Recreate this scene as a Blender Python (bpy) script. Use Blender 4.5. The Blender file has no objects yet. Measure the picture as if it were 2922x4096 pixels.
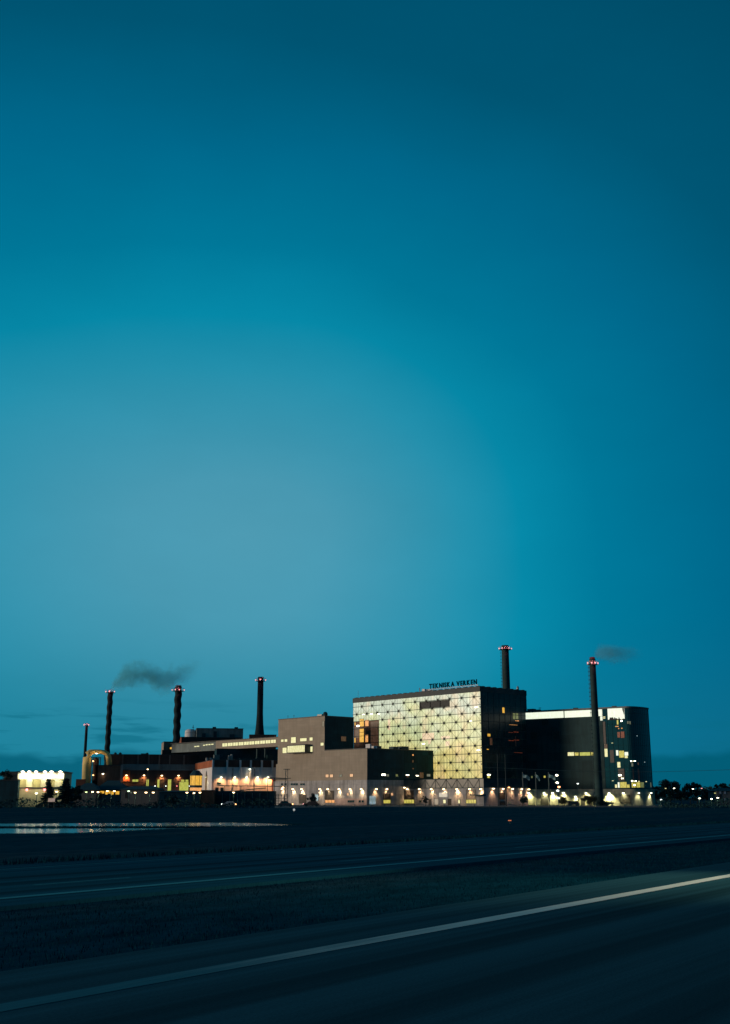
import bpy, math, random
from mathutils import Vector, Matrix
random.seed(7)
R = math.radians
sc = bpy.context.scene
col = sc.collection
# ------------------------------------------------------------------ camera, world, sun
EYE = 2.0; F = 4500.0; CX = 1461.0; CY = 2048.0; PITCH = R(14.24)
cam_d = bpy.data.cameras.new('camera'); cam = bpy.data.objects.new('camera', cam_d); col.objects.link(cam)
cam.location = (0, 0, EYE); cam.rotation_euler = (R(90)+PITCH, 0, 0)
cam_d.sensor_fit = 'VERTICAL'; cam_d.sensor_height = 36; cam_d.lens = 36*F/4096
cam_d.clip_start = 0.1; cam_d.clip_end = 20000
sc.camera = cam
sc.view_settings.view_transform = 'Standard'; sc.view_settings.look = 'None'
sc.view_settings.exposure = 0; sc.view_settings.gamma = 1

def lin(c):
    c = c/255.0
    return c/12.92 if c <= .04045 else ((c+.055)/1.055)**2.4
def rgb(r, g, b): return (lin(r), lin(g), lin(b), 1)

class NT:
    def __init__(s, tree): s.t = tree; s.n = tree.nodes; s.l = tree.links
    def add(s, typ, **kw):
        n = s.n.new(typ)
        for k, v in kw.items(): setattr(n, k, v)
        return n
    def link(s, a, b): s.l.new(a, b)
    def put(s, sock, v):
        if isinstance(v, bpy.types.NodeSocket): s.l.new(v, sock)
        else: sock.default_value = v
    def m(s, op, a, b=0.0, c=0.0, clamp=False):
        n = s.n.new('ShaderNodeMath'); n.operation = op; n.use_clamp = clamp
        s.put(n.inputs[0], a); s.put(n.inputs[1], b); s.put(n.inputs[2], c)
        return n.outputs[0]
    def comb(s, x, y, z):
        n = s.n.new('ShaderNodeCombineXYZ'); s.put(n.inputs[0], x); s.put(n.inputs[1], y); s.put(n.inputs[2], z)
        return n.outputs[0]
    def sep(s, v):
        n = s.n.new('ShaderNodeSeparateXYZ'); s.put(n.inputs[0], v); return n.outputs
    def noise(s, v, scale=1.0, detail=3.0, rough=.5):
        n = s.n.new('ShaderNodeTexNoise'); s.put(n.inputs['Vector'], v)
        n.inputs['Scale'].default_value = scale; n.inputs['Detail'].default_value = detail; n.inputs['Roughness'].default_value = rough
        return n.outputs['Fac']
    def ramp(s, fac, stops, interp='LINEAR'):
        n = s.n.new('ShaderNodeValToRGB'); s.put(n.inputs[0], fac); cr = n.color_ramp; cr.interpolation = interp
        cr.elements[0].position = stops[0][0]; cr.elements[0].color = stops[0][1]
        cr.elements[1].position = stops[-1][0]; cr.elements[1].color = stops[-1][1]
        for p, c in stops[1:-1]:
            e = cr.elements.new(p); e.color = c
        return n.outputs[0]
    def mix(s, fac, a, b, mode='MIX'):
        n = s.n.new('ShaderNodeMix'); n.data_type = 'RGBA'; n.blend_type = mode
        s.put(n.inputs[0], fac); s.put(n.inputs[6], a); s.put(n.inputs[7], b)
        return n.outputs[2]
    def mapr(s, v, a, b, c=0.0, d=1.0, smooth=False):
        n = s.n.new('ShaderNodeMapRange'); s.put(n.inputs[0], v)
        if smooth: n.interpolation_type = 'SMOOTHSTEP'
        for i, x in enumerate((a, b, c, d)): n.inputs[i+1].default_value = x
        return n.outputs[0]

SUN_EL = 4.0; SUN_DIR = Vector((-.98, -.20, 0)).normalized()      # where the last warm light comes from
wd = bpy.data.worlds.new('World'); sc.world = wd; wd.use_nodes = True
w = NT(wd.node_tree); w.n.clear()
out = w.add('ShaderNodeOutputWorld'); bg = w.add('ShaderNodeBackground'); w.link(bg.outputs[0], out.inputs[0])
tc = w.add('ShaderNodeTexCoord')
X, Y, Z = w.sep(tc.outputs['Generated'])[:3]
az = w.m('MULTIPLY', w.m('ARCTAN2', X, Y), 57.2958)
el = w.m('MULTIPLY', w.m('ARCSINE', Z), 57.2958)
da = w.m('SUBTRACT', az, -6.0); de = w.m('SUBTRACT', el, 13.0)
# soft wobble keeps the glow from being a clean ellipse
wob = w.m('SUBTRACT', w.noise(w.comb(w.m('MULTIPLY', az, .05), w.m('MULTIPLY', el, .09), 1.3), 1.0, 2.0), .5)
ka = w.m('ADD', w.m('MULTIPLY', w.m('MAXIMUM', da, 0.0), 1/19.5), w.m('MULTIPLY', w.m('MAXIMUM', w.m('MULTIPLY', da, -1.0), 0.0), 1/32.0))
ke = w.m('ADD', w.m('MULTIPLY', w.m('MAXIMUM', de, 0.0), 1/15.2), w.m('MULTIPLY', w.m('MAXIMUM', w.m('MULTIPLY', de, -1.0), 0.0), 1/20.0))
rr = w.m('SQRT', w.m('ADD', w.m('MULTIPLY', ka, ka), w.m('MULTIPLY', ke, ke)))
rr = w.m('ADD', rr, w.m('MULTIPLY', wob, .14))
sky = w.ramp(w.m('MULTIPLY', rr, 1/2.1), [(0, rgb(78, 155, 179)), (.10, rgb(73, 153, 178)), (.19, rgb(56, 148, 175)), (.27, rgb(36, 144, 173)), (.35, rgb(6, 136, 167)),
        (.45, rgb(0, 119, 152)), (.60, rgb(0, 103, 138)), (.76, rgb(0, 85, 115)), (1.0, rgb(0, 74, 101))])
hz = w.m('MULTIPLY', w.mapr(el, 9.5, 1.5, 0, .62, True), w.mapr(az, 14, -4, .35, 1, True))
sky = w.mix(hz, sky, rgb(34, 122, 146))
# open dusk sky behind and beside the camera
far = w.mapr(w.m('ABSOLUTE', da), 32, 85, 1.0, 1.05, True)
# thin cloud streaks low over the horizon and a dull bank on the left
cv = w.comb(w.m('MULTIPLY', az, .22), w.m('MULTIPLY', el, 1.9), 4.0)
cn = w.noise(cv, 1.0, 4.0, .55)
lowm = w.m('MULTIPLY', w.mapr(el, 5.2, 3.0, 0, 1, True), w.mapr(az, 2.0, -8.0, .35, 1, True))
cl = w.m('MULTIPLY', w.mapr(cn, .52, .66, 0, 1, True), lowm)
sky = w.mix(w.m('MULTIPLY', cl, .62), sky, rgb(8, 104, 128))
bn = w.noise(w.comb(w.m('MULTIPLY', az, .3), w.m('MULTIPLY', el, .5), 9.0), 1.0, 3.0)
bank = w.mapr(w.m('ADD', el, w.m('MULTIPLY', w.m('SUBTRACT', bn, .5), 1.6)), 2.3, 1.7, 0, 1, True)
sky = w.mix(w.m('MULTIPLY', bank, .8), sky, rgb(0, 88, 112))
mott = w.mapr(w.noise(w.comb(w.m('MULTIPLY', az, .06), w.m('MULTIPLY', el, .12), 7.7), 1.0, 5.0, .6), .25, .75, .945, 1.055)
sky = w.mix(1.0, sky, w.comb(mott, mott, mott), 'MULTIPLY')
nish = w.add('ShaderNodeTexSky', sky_type='NISHITA'); nish.sun_disc = False
nish.sun_elevation = R(SUN_EL); nish.sun_rotation = math.atan2(SUN_DIR.x, SUN_DIR.y)
ns = w.mix(1.0, nish.outputs[0], (.0, .0012, .002, 1), 'MULTIPLY')
sky = w.mix(1.0, w.mix(1.0, sky, w.comb(far, far, far), 'MULTIPLY'), ns, 'ADD')
w.link(sky, bg.inputs[0]); bg.inputs[1].default_value = 1.0

sd = bpy.data.lights.new('sun', 'SUN'); so = bpy.data.objects.new('sun', sd); col.objects.link(so)
sd.energy = 2.35; sd.angle = R(12); sd.color = (1.0, .78, .56)
L = Vector((SUN_DIR.x*math.cos(R(SUN_EL)), SUN_DIR.y*math.cos(R(SUN_EL)), math.sin(R(SUN_EL))))
so.rotation_euler = L.to_track_quat('Z', 'Y').to_euler()

# ------------------------------------------------------------------ measuring helpers: pixel of the photograph -> ray
def ray(px, py):
    return (px-CX, F*math.cos(PITCH)+(py-CY)*math.sin(PITCH), F*math.sin(PITCH)-(py-CY)*math.cos(PITCH))
def on_ground(px, py, z=0.0):
    r = ray(px, py); t = (z-EYE)/r[2]; return Vector((r[0]*t, r[1]*t, z))
def at(px, py, depth):
    r = ray(px, py); t = depth/r[1]; return Vector((r[0]*t, depth, EYE+r[2]*t))
GZ = -0.33                                                        # ground level round the plant

class Frame:
    """upright frame standing at a point; local x along the wall, local y into the building"""
    def __init__(s, p, deg):
        s.p = Vector((p[0], p[1])); s.a = R(deg)
        s.x = Vector((math.cos(s.a), math.sin(s.a))); s.y = Vector((-math.sin(s.a), math.cos(s.a)))
    def front(s, px, py, y0=0.0):
        r = ray(px, py); r2 = Vector((r[0], r[1])); t = (s.p.dot(s.y)+y0)/r2.dot(s.y)
        q = r2*t-s.p; return q.dot(s.x), EYE+r[2]*t
    def side(s, px, py, x0=0.0):
        r = ray(px, py); r2 = Vector((r[0], r[1])); t = (s.p.dot(s.x)+x0)/r2.dot(s.x)
        q = r2*t-s.p; return q.dot(s.y), EYE+r[2]*t
    def world(s, x, y, z): q = s.p+s.x*x+s.y*y; return Vector((q.x, q.y, z))

# ------------------------------------------------------------------ mesh builder
class MB:
    def __init__(s): s.v = []; s.f = []
    def face(s, pts):
        b = len(s.v); s.v += [tuple(p) for p in pts]; s.f.append(tuple(range(b, b+len(pts)))); return s
    def box(s, x0, x1, y0, y1, z0, z1):
        b = len(s.v)
        s.v += [(x0,y0,z0),(x1,y0,z0),(x1,y1,z0),(x0,y1,z0),(x0,y0,z1),(x1,y0,z1),(x1,y1,z1),(x0,y1,z1)]
        for q in ((0,3,2,1),(4,5,6,7),(0,1,5,4),(1,2,6,5),(2,3,7,6),(3,0,4,7)): s.f.append(tuple(b+i for i in q))
        return s
    def tube(s, pts, rad, n=8, cap=True):
        pts = [Vector(p) for p in pts]; rs = rad if isinstance(rad, (list, tuple)) else [rad]*len(pts)
        base = len(s.v)
        for i, p in enumerate(pts):
            d = (pts[min(i+1, len(pts)-1)]-pts[max(i-1, 0)]).normalized()
            up = Vector((0, 0, 1)) if abs(d.z) < .9 else Vector((1, 0, 0))
            a = d.cross(up).normalized(); c = d.cross(a)
            for k in range(n):
                t = 2*math.pi*k/n; q = p+(a*math.cos(t)+c*math.sin(t))*rs[i]; s.v.append(tuple(q))
        for i in range(len(pts)-1):
            for k in range(n):
                s.f.append((base+i*n+k, base+i*n+(k+1) % n, base+(i+1)*n+(k+1) % n, base+(i+1)*n+k))
        if cap:
            s.f.append(tuple(base+k for k in range(n))[::-1]); s.f.append(tuple(base+(len(pts)-1)*n+k for k in range(n)))
        return s
    def lathe(s, prof, n=24, c=(0, 0), wav=None):
        base = len(s.v)
        for r, z in prof:
            for k in range(n):
                t = 2*math.pi*k/n; q = r
                if wav: q = r*(1+wav[0]*math.cos(t-2*math.pi*z/wav[1]))
                s.v.append((c[0]+q*math.cos(t), c[1]+q*math.sin(t), z))
        for i in range(len(prof)-1):
            for k in range(n):
                s.f.append((base+i*n+k, base+i*n+(k+1) % n, base+(i+1)*n+(k+1) % n, base+(i+1)*n+k))
        s.f.append(tuple(base+k for k in range(n))[::-1]); s.f.append(tuple(base+(len(prof)-1)*n+k for k in range(n)))
        return s
    def ball(s, c, r, n=8, m=6, sz=1.0):
        return s.lathe([(max(r*math.sin(math.pi*i/m), .001), c[2]-r*sz*math.cos(math.pi*i/m)) for i in range(m+1)], n, (c[0], c[1]))
    def bar(s, a, b, w_=.1, d_=.1):
        return s.tube([a, b], w_*.6, 4)
    def build(s, name, mat, parent=None, loc=None, smooth=False):
        me = bpy.data.meshes.new(name); me.from_pydata(s.v, [], s.f); me.update()
        if mat: me.materials.append(mat)
        if smooth:
            for p in me.polygons: p.use_smooth = True
        o = bpy.data.objects.new(name, me); col.objects.link(o)
        if parent: o.parent = parent
        if loc: o.location = loc
        return o

def tag(o, label=None, cat=None, group=None, kind=None):
    if label: o['label'] = label
    if cat: o['category'] = cat
    if group: o['group'] = group
    if kind: o['kind'] = kind
    return o
def thing(name, label, cat, loc, deg=0, group=None):
    o = bpy.data.objects.new(name, None); col.objects.link(o); o.empty_display_size = .5
    o.location = loc; o.rotation_euler = (0, 0, R(deg)); return tag(o, label, cat, group)

# ------------------------------------------------------------------ materials
MATS = {}
def principled(name):
    m = bpy.data.materials.new(name); m.use_nodes = True; t = NT(m.node_tree); b = m.node_tree.nodes['Principled BSDF']
    return m, t, b
def mat(name, c, rough=.8, var=.25, scale=.6, metal=0.0, spec=.3, stretch=(1, 1, 1)):
    if name in MATS: return MATS[name]
    m, t, b = principled(name)
    tcn = t.add('ShaderNodeTexCoord'); mp = t.add('ShaderNodeMapping'); mp.inputs['Scale'].default_value = stretch
    t.link(tcn.outputs['Object'], mp.inputs[0])
    n = t.noise(mp.outputs[0], scale, 5.0, .6)
    f = t.mapr(n, .25, .75, 1-var, 1+var)
    cc = t.mix(1.0, (c[0], c[1], c[2], 1), t.comb(f, f, f), 'MULTIPLY')
    t.link(cc, b.inputs['Base Color']); b.inputs['Roughness'].default_value = rough
    b.inputs['Metallic'].default_value = metal; b.inputs['Specular IOR Level'].default_value = spec
    MATS[name] = m; return m
def panel(name, c, pw=3.0, ph=1.2, seam=.75, var=.14, rough=.8, off=.0, mort=.02, spec=.25, dirt=.25):
    """cladding or cast panels: seams, slight tone change from panel to panel, run-off stains"""
    if name in MATS: return MATS[name]
    m, t, b = principled(name)
    tcn = t.add('ShaderNodeTexCoord'); x, y, z = t.sep(tcn.outputs['Object'])[:3]
    v = t.comb(t.m('ADD', x, y), z, 0.0)
    br = t.add('ShaderNodeTexBrick'); t.link(v, br.inputs['Vector']); br.offset = off
    br.inputs['Scale'].default_value = 1; br.inputs['Brick Width'].default_value = pw; br.inputs['Row Height'].default_value = ph
    br.inputs['Mortar Size'].default_value = mort; br.inputs['Bias'].default_value = 0
    br.inputs['Color1'].default_value = (1-var, 1-var, 1-var, 1); br.inputs['Color2'].default_value = (1+var, 1+var, 1+var, 1)
    br.inputs['Mortar'].default_value = (seam, seam, seam, 1)
    st = t.noise(t.comb(t.m('MULTIPLY', t.m('ADD', x, y), 1.1), t.m('MULTIPLY', z, .12), 0.0), 1.0, 5.0, .6)
    bl = t.noise(t.comb(t.m('MULTIPLY', t.m('ADD', x, y), .25), t.m('MULTIPLY', z, .3), 5.0), 1.0, 5.0, .6)
    k = t.m('MULTIPLY', t.mapr(st, .3, .7, 1-dirt, 1+dirt*.5), t.mapr(bl, .3, .7, 1-dirt*.7, 1+dirt*.5))
    cc = t.mix(1.0, t.mix(1.0, (c[0], c[1], c[2], 1), br.outputs['Color'], 'MULTIPLY'), t.comb(k, k, k), 'MULTIPLY')
    t.link(cc, b.inputs['Base Color']); b.inputs['Roughness'].default_value = rough; b.inputs['Specular IOR Level'].default_value = spec
    MATS[name] = m; return m
def emit(name, c, s=1.0, var=0.0, scale=1.5):
    """something that gives off light (lit pane, bulb); var mottles it like a furnished room"""
    if name in MATS: return MATS[name]
    m, t, b = principled(name); b.inputs['Base Color'].default_value = (.05, .05, .05, 1); b.inputs['Roughness'].default_value = .3
    if var:
        tcn = t.add('ShaderNodeTexCoord'); x, y, z = t.sep(tcn.outputs['Object'])[:3]
        h = t.m('ADD', x, y)
        n = t.noise(t.comb(t.m('MULTIPLY', h, 1.6), t.m('MULTIPLY', z, .8), 2.0), scale, 3.0, .6)
        n2 = t.noise(t.comb(t.m('MULTIPLY', h, 7.0), t.m('MULTIPLY', z, .2), 7.0), 1.0, 2.0, .5)
        f = t.m('MULTIPLY', t.mapr(n, .3, .7, 1-var, 1+var), t.mapr(n2, .3, .7, 1-var*.5, 1+var*.3))
        t.link(t.mix(1.0, (c[0], c[1], c[2], 1), t.comb(f, f, t.m('MULTIPLY', f, f)), 'MULTIPLY'), b.inputs['Emission Color'])
    else: b.inputs['Emission Color'].default_value = (c[0], c[1], c[2], 1)
    b.inputs['Emission Strength'].default_value = s
    MATS[name] = m; return m

M_dark = mat('dark_steel', (.008, .045, .06), .6)
M_frame = mat('window_frame', (.05, .055, .06), .5)
M_door = mat('door_metal', (.035, .034, .034), .6)
M_galv = mat('galvanised_steel', (.30, .31, .32), .45, metal=.3)
M_stack = panel('stack_steel', (.003, .022, .032), 2.5, 3.0, .6, .08)
M_stackc = panel('stack_concrete', (.018, .05, .056), 2.0, 1.25, .65, .12)
M_beige = panel('beige_cladding', (.30, .262, .22), 3.1, .9, .84, .05, dirt=.12)
M_conc = panel('cast_concrete', (.36, .36, .38), 5.2, 2.9, .7, .08, dirt=.4)
M_concd = panel('yard_concrete', (.34, .33, .27), 4.5, 2.9, .7, .08, dirt=.4)
M_brown = panel('brown_metal_cladding', (.075, .046, .042), 1.2, 9.0, .75, .06)
M_orange = panel('rust_orange_cladding', (.33, .105, .05), 1.2, 9.0, .8, .06)
M_brick = panel('red_brick', (.24, .085, .055), .5, .16, .8, .2, off=.5)
M_white = panel('white_metal_cladding', (.62, .62, .66), 1.0, 12.0, .86, .03, dirt=.15)
M_teal = panel('blue_grey_cladding', (.15, .19, .2), 3.0, 2.4, .8, .12)
M_black = panel('charcoal_cladding', (.018, .048, .056), 3.8, 2.6, .7, .22)
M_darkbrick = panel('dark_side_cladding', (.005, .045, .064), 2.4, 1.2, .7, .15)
M_silo = panel('cream_silo_metal', (.66, .50, .20), 1.0, 1.6, .85, .05)
M_roof = mat('roof_felt', (.008, .05, .065), .9)
M_lowwall = panel('grey_render', (.13, .14, .15), 3, 2.5, .8, .1)
M_glassd, t_, b_ = principled('dark_glass'); b_.inputs['Base Color'].default_value = (.006, .05, .066, 1); b_.inputs['Roughness'].default_value = .12
M_glassb = panel('smoked_glass', (.010, .045, .056), 2.6, 2.5, .5, .25, rough=.25, spec=.3)
E_cream = emit('lit_cream_pane', (.86, .82, .42), 1.0, .18)
E_white = emit('lit_white_pane', (.93, 1.0, .80), 1.0, .07)
E_orange = emit('lit_orange_pane', (.95, .42, .13), .9, .35)
E_peach = emit('lit_peach_pane', (.9, .5, .25), .85, .1)
E_amber = emit('lit_amber_pane', (.98, .52, .06), .85, .25)
E_yellow = emit('lit_yellow_pane', (.72, .62, .12), .8, .35)
E_lime = emit('lit_lime_pane', (.55, .58, .10), .8, .25)
E_green = emit('lit_green_pane', (.40, .45, .16), .35, .4)
E_red = emit('lit_red_pane', (.55, .1, .03), .26, .9, 3.5)
E_dim = emit('lit_dim_pane', (.12, .13, .09), 1.0, .4)
E_dimb = emit('lit_dim_brown_pane', (.10, .045, .02), .6, .8)
E_vdim = emit('very_dim_brown_pane', (.009, .004, .003), 1.0, .8)
E_blue = emit('lit_bluewhite_pane', (.35, .5, .55), .8, .25)
E_bulbw = emit('warm_bulb', (1, .68, .34), 9)
E_bulbc = emit('cream_bulb', (1, .95, .66), 9)
E_bulbo = emit('orange_bulb', (1, .45, .16), 5)
E_bulbb = emit('white_bulb', (.9, 1, .95), 4)
E_bulbr = emit('red_bulb', (1, .25, .25), 3.5)
E_bulbp = emit('pink_white_bulb', (1, .42, .42), 1.5)
E_redband = emit('red_glow_band', (.8, .09, .10), .35)

# ------------------------------------------------------------------ reusable parts
def window(par, fr, r, pm, plane='front', off=0.0, frame=True, mull=0, name='window'):
    """r = (x0, y0, x1, y1) read on the wall plane; the pane sits just proud of the wall inside a real frame"""
    if plane == 'front':
        a, z1 = fr.front(r[0], r[1], off); _, z1b = fr.front(r[2], r[1], off); b, z0 = fr.front(r[2], r[3], off)
    else:
        a, z1 = fr.side(r[0], r[1], off); _, z1b = fr.side(r[2], r[1], off); b, z0 = fr.side(r[2], r[3], off)
    z1 = (z1+z1b)/2
    a, b = min(a, b), max(a, b); fw = .07
    def bx(mb, p0, p1, q0, q1, d0, d1):
        if plane == 'front': mb.box(p0, p1, off-d1, off-d0, q0, q1)
        elif side_sign > 0: mb.box(off+d0, off+d1, p0, p1, q0, q1)
        else: mb.box(off-d1, off-d0, p0, p1, q0, q1)
    side_sign = fr_side.get(id(fr), 1)
    p = MB(); bx(p, a, b, z0, z1, .01, .05); o = p.build(name, pm, par)
    if frame:
        g = MB(); bx(g, a-fw, b+fw, z1, z1+fw, .0, .1); bx(g, a-fw, b+fw, z0-fw, z0, .0, .14)
        bx(g, a-fw, a, z0, z1, .0, .1); bx(g, b, b+fw, z0, z1, .0, .1)
        for k in range(mull):
            xm = a+(b-a)*(k+1)/(mull+1); bx(g, xm-.04, xm+.04, z0, z1, .05, .09)
        g.build('frame', M_frame, o)
    return o
fr_side = {}

def spot(par, loc, energy, colr, aim=(0, 0, -1), size=95, blend=.8, rad=.12):
    d = bpy.data.lights.new('lamp_light', 'SPOT'); d.energy = energy*2.6*random.uniform(.6, 1.35); d.color = colr[:3]; d.spot_size = R(size); d.spot_blend = blend
    d.shadow_soft_size = rad
    o = bpy.data.objects.new('lamp_light', d); col.objects.link(o); o.parent = par; o.location = loc
    o.rotation_euler = Vector(aim).to_track_quat('-Z', 'Y').to_euler(); return o
WARM = (1, .6, .28); CREAM = (1, .93, .55); ORA = (1, .45, .15); COOL = (.8, 1, .95)
def wall_lamp(par, fr, px, py, plane='front', off=0.0, colr=WARM, bulb=None, e=55, size=95, out_=.55, hw=.36):
    if plane == 'front': s, z = fr.front(px, py, off); P = Vector((s, off-out_, z)); W = Vector((s, off, z)); n = Vector((0, -1, 0))
    else:
        s, z = fr.side(px, py, off); sg = fr_side.get(id(fr), 1); P = Vector((off+out_*sg, s, z)); W = Vector((off, s, z)); n = Vector((sg, 0, 0))
    t_ = Vector((n.y, -n.x, 0))
    m = MB(); m.tube([W+Vector((0, 0, .45)), W+n*out_*.6+Vector((0, 0, .5)), P+Vector((0, 0, .18))], .04, 6)
    m.lathe([(hw*.5, P.z+.2), (hw, P.z+.06)], 10, (P.x, P.y))
    o = m.build('wall_lamp', M_galv, par)
    b = MB(); b.ball((P.x, P.y, P.z), hw*.92, 10, 6, .62); b.build('bulb', bulb or E_bulbw, o, smooth=True)
    spot(par, P+n*.12-Vector((0, 0, .25)), e, colr, (-n.x*.42, -n.y*.42, -1), size)
    return o
def box_part(par, name, m, x0, x1, y0, y1, z0, z1): return MB().box(x0, x1, y0, y1, z0, z1).build(name, m, par)

# ------------------------------------------------------------------ ground, roads, water
vp = Vector((4640-CX, F*math.cos(PITCH)+1142*math.sin(PITCH))).normalized()      # heading of the motorway
RD = vp; RL = Vector((-RD.y, RD.x))                                             # along / to its left
def perp(px, py):
    g = on_ground(px, py); return g.x*RL.x+g.y*RL.y
S_near = perp(1461, 3785); S_blue = perp(1461, 3476); S_thin = perp(1461, 3394)
def pond_poly():
    near = [on_ground(x, y, -1.0) for x, y in ((-900, 3345), (-50, 3337), (300, 3334), (600, 3321), (900, 3312), (1080, 3305), (1180, 3303))]
    far = [on_ground(x, y, -1.0) for x, y in ((1180, 3299), (1080, 3293), (900, 3290), (600, 3291), (200, 3293), (-50, 3294), (-900, 3294))]
    return [Vector((p.x, p.y)) for p in near+far]
POND = pond_poly()
def pond_dist(x, y):
    """signed distance, negative inside"""
    p = Vector((x, y)); ins = False; dm = 1e9; n = len(POND)
    for i in range(n):
        a, b = POND[i], POND[(i+1) % n]
        if (a.y > y) != (b.y > y) and x < (b.x-a.x)*(y-a.y)/(b.y-a.y)+a.x: ins = not ins
        ab = b-a; t = max(0, min(1, (p-a).dot(ab)/ab.length_squared)); dm = min(dm, (p-a-ab*t).length)
    return -dm if ins else dm
def sst(a, b, v): t = max(0, min(1, (v-a)/(b-a))); return t*t*(3-2*t)
def terrain(x, y):
    s = x*RL.x+y*RL.y
    z = -.02-.85*sst(S_thin+3, S_thin+12, s)
    z += .52*sst(150, 235, y)*sst(S_thin+3, S_thin+12, s)
    z += .35*math.exp(-((s-S_thin-30)/9)**2)*sst(-40, 60, x)
    if 60 < y < 190 and x < 60:
        d = pond_dist(x, y); z = z*sst(-1, 3, d)+(-1.0-.5*sst(0, -3, d))*(1-sst(-1, 3, d))
    if s > S_thin+4: z += .06*math.sin(x*.13+1)*math.sin(y*.09)
    return z
def lins(a, b, n): return [a+(b-a)*i/n for i in range(n)]
gx = lins(-6000, -600, 8)+lins(-600, -90, 20)+lins(-90, 60, 90)+lins(60, 600, 30)+lins(600, 6000, 8)+[6000]
gy = lins(-300, 0, 8)+lins(0, 84, 34)+lins(84, 160, 60)+lins(160, 420, 30)+lins(420, 9000, 14)+[9000]
g = MB()
for y in gy:
    for x in gx: g.v.append((x, y, terrain(x, y)))
nx = len(gx)
for j in range(len(gy)-1):
    for i in range(nx-1): g.f.append((j*nx+i, j*nx+i+1, (j+1)*nx+i+1, (j+1)*nx+i))
M_ground, t, b = principled('grass_ground')
tcn = t.add('ShaderNodeTexCoord'); x, y, z = t.sep(tcn.outputs['Object'])[:3]
al = t.m('ADD', t.m('MULTIPLY', x, RD.x), t.m('MULTIPLY', y, RD.y)); ac = t.m('ADD', t.m('MULTIPLY', x, RL.x), t.m('MULTIPLY', y, RL.y))
n1 = t.noise(t.comb(t.m('MULTIPLY', al, .012), t.m('MULTIPLY', ac, .17), 0.0), 1.0, 6.0, .6)
n2 = t.noise(t.comb(t.m('MULTIPLY', al, .6), t.m('MULTIPLY', ac, 1.3), 3.0), 1.0, 6.0, .65)
c1 = t.ramp(n1, [(.30, (.003, .046, .066, 1)), (.5, (.006, .056, .078, 1)), (.68, (.035, .072, .085, 1))])
f = t.mapr(n2, .3, .7, .6, 1.4)
t.link(t.mix(1.0, c1, t.comb(f, f, f), 'MULTIPLY'), b.inputs['Base Color']); b.inputs['Roughness'].default_value = .95
b.inputs['Specular IOR Level'].default_value = .0
tag(g.build('ground', M_ground), kind='structure')

def strip(name, s0, s1, z, m, a0=-120, a1=2500, th=.0):
    """long strip along the motorway between two offsets"""
    k = MB(); P = []
    for a in (a0, a1):
        for s in (s0, s1): P.append((RD.x*a+RL.x*s, RD.y*a+RL.y*s))
    if th: 
        b0 = [(p[0], p[1], z-th) for p in (P[0], P[2], P[3], P[1])]; t0 = [(p[0], p[1], z) for p in (P[0], P[2], P[3], P[1])]
        k.v = b0+t0; k.f = [(4, 5, 6, 7), (0, 1, 5, 4), (1, 2, 6, 5), (2, 3, 7, 6), (3, 0, 4, 7)]
    else: k.face([(P[0][0], P[0][1], z), (P[2][0], P[2][1], z), (P[3][0], P[3][1], z), (P[1][0], P[1][1], z)])
    return tag(k.build(name, m), kind='structure')
def road_mat(name, base, tracks, rough=.7):
    m, t, b = principled(name)
    tcn = t.add('ShaderNodeTexCoord'); x, y, z = t.sep(tcn.outputs['Object'])[:3]
    al = t.m('ADD', t.m('MULTIPLY', x, RD.x), t.m('MULTIPLY', y, RD.y)); ac = t.m('ADD', t.m('MULTIPLY', x, RL.x), t.m('MULTIPLY', y, RL.y))
    st = t.noise(t.comb(t.m('MULTIPLY', al, .02), t.m('MULTIPLY', ac, 2.2), 1.0), 1.0, 5.0, .6)
    gr = t.noise(t.comb(t.m('MULTIPLY', al, 20), t.m('MULTIPLY', ac, 45), 1.0), 1.0, 3.0, .7)
    k = t.m('MULTIPLY', t.mapr(st, .3, .7, .72, 1.28), t.mapr(gr, .25, .75, .75, 1.25))
    for c0, wd_ in tracks:      # wheel tracks polished darker by tyres
        d = t.m('ABSOLUTE', t.m('SUBTRACT', ac, c0)); k = t.m('MULTIPLY', k, t.mapr(d, wd_*.4, wd_, .68, 1.0, True))
    t.link(t.mix(1.0, (base[0], base[1], base[2], 1), t.comb(k, k, k), 'MULTIPLY'), b.inputs['Base Color'])
    b.inputs['Roughness'].default_value = rough; b.inputs['Specular IOR Level'].default_value = .0
    return m
SC = S_near/6.5
def interp_s(f_): return S_blue+(S_thin-S_blue)*f_
M_road1 = road_mat('asphalt_near', (.026, .092, .112), [(S_near-1.5, .5), (S_near-3.2, .5), (S_near-5.4, .5)])
M_road2 = road_mat('asphalt_far', (.010, .082, .115), [(interp_s(.13), .45), (interp_s(.40), .5), (interp_s(.62), .4)])
strip('road', S_near-14, S_near+1.9, .06, M_road1, th=.12)
strip('road', S_blue-1.4, S_thin+1.6, .06, M_road2, th=.12)
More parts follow.
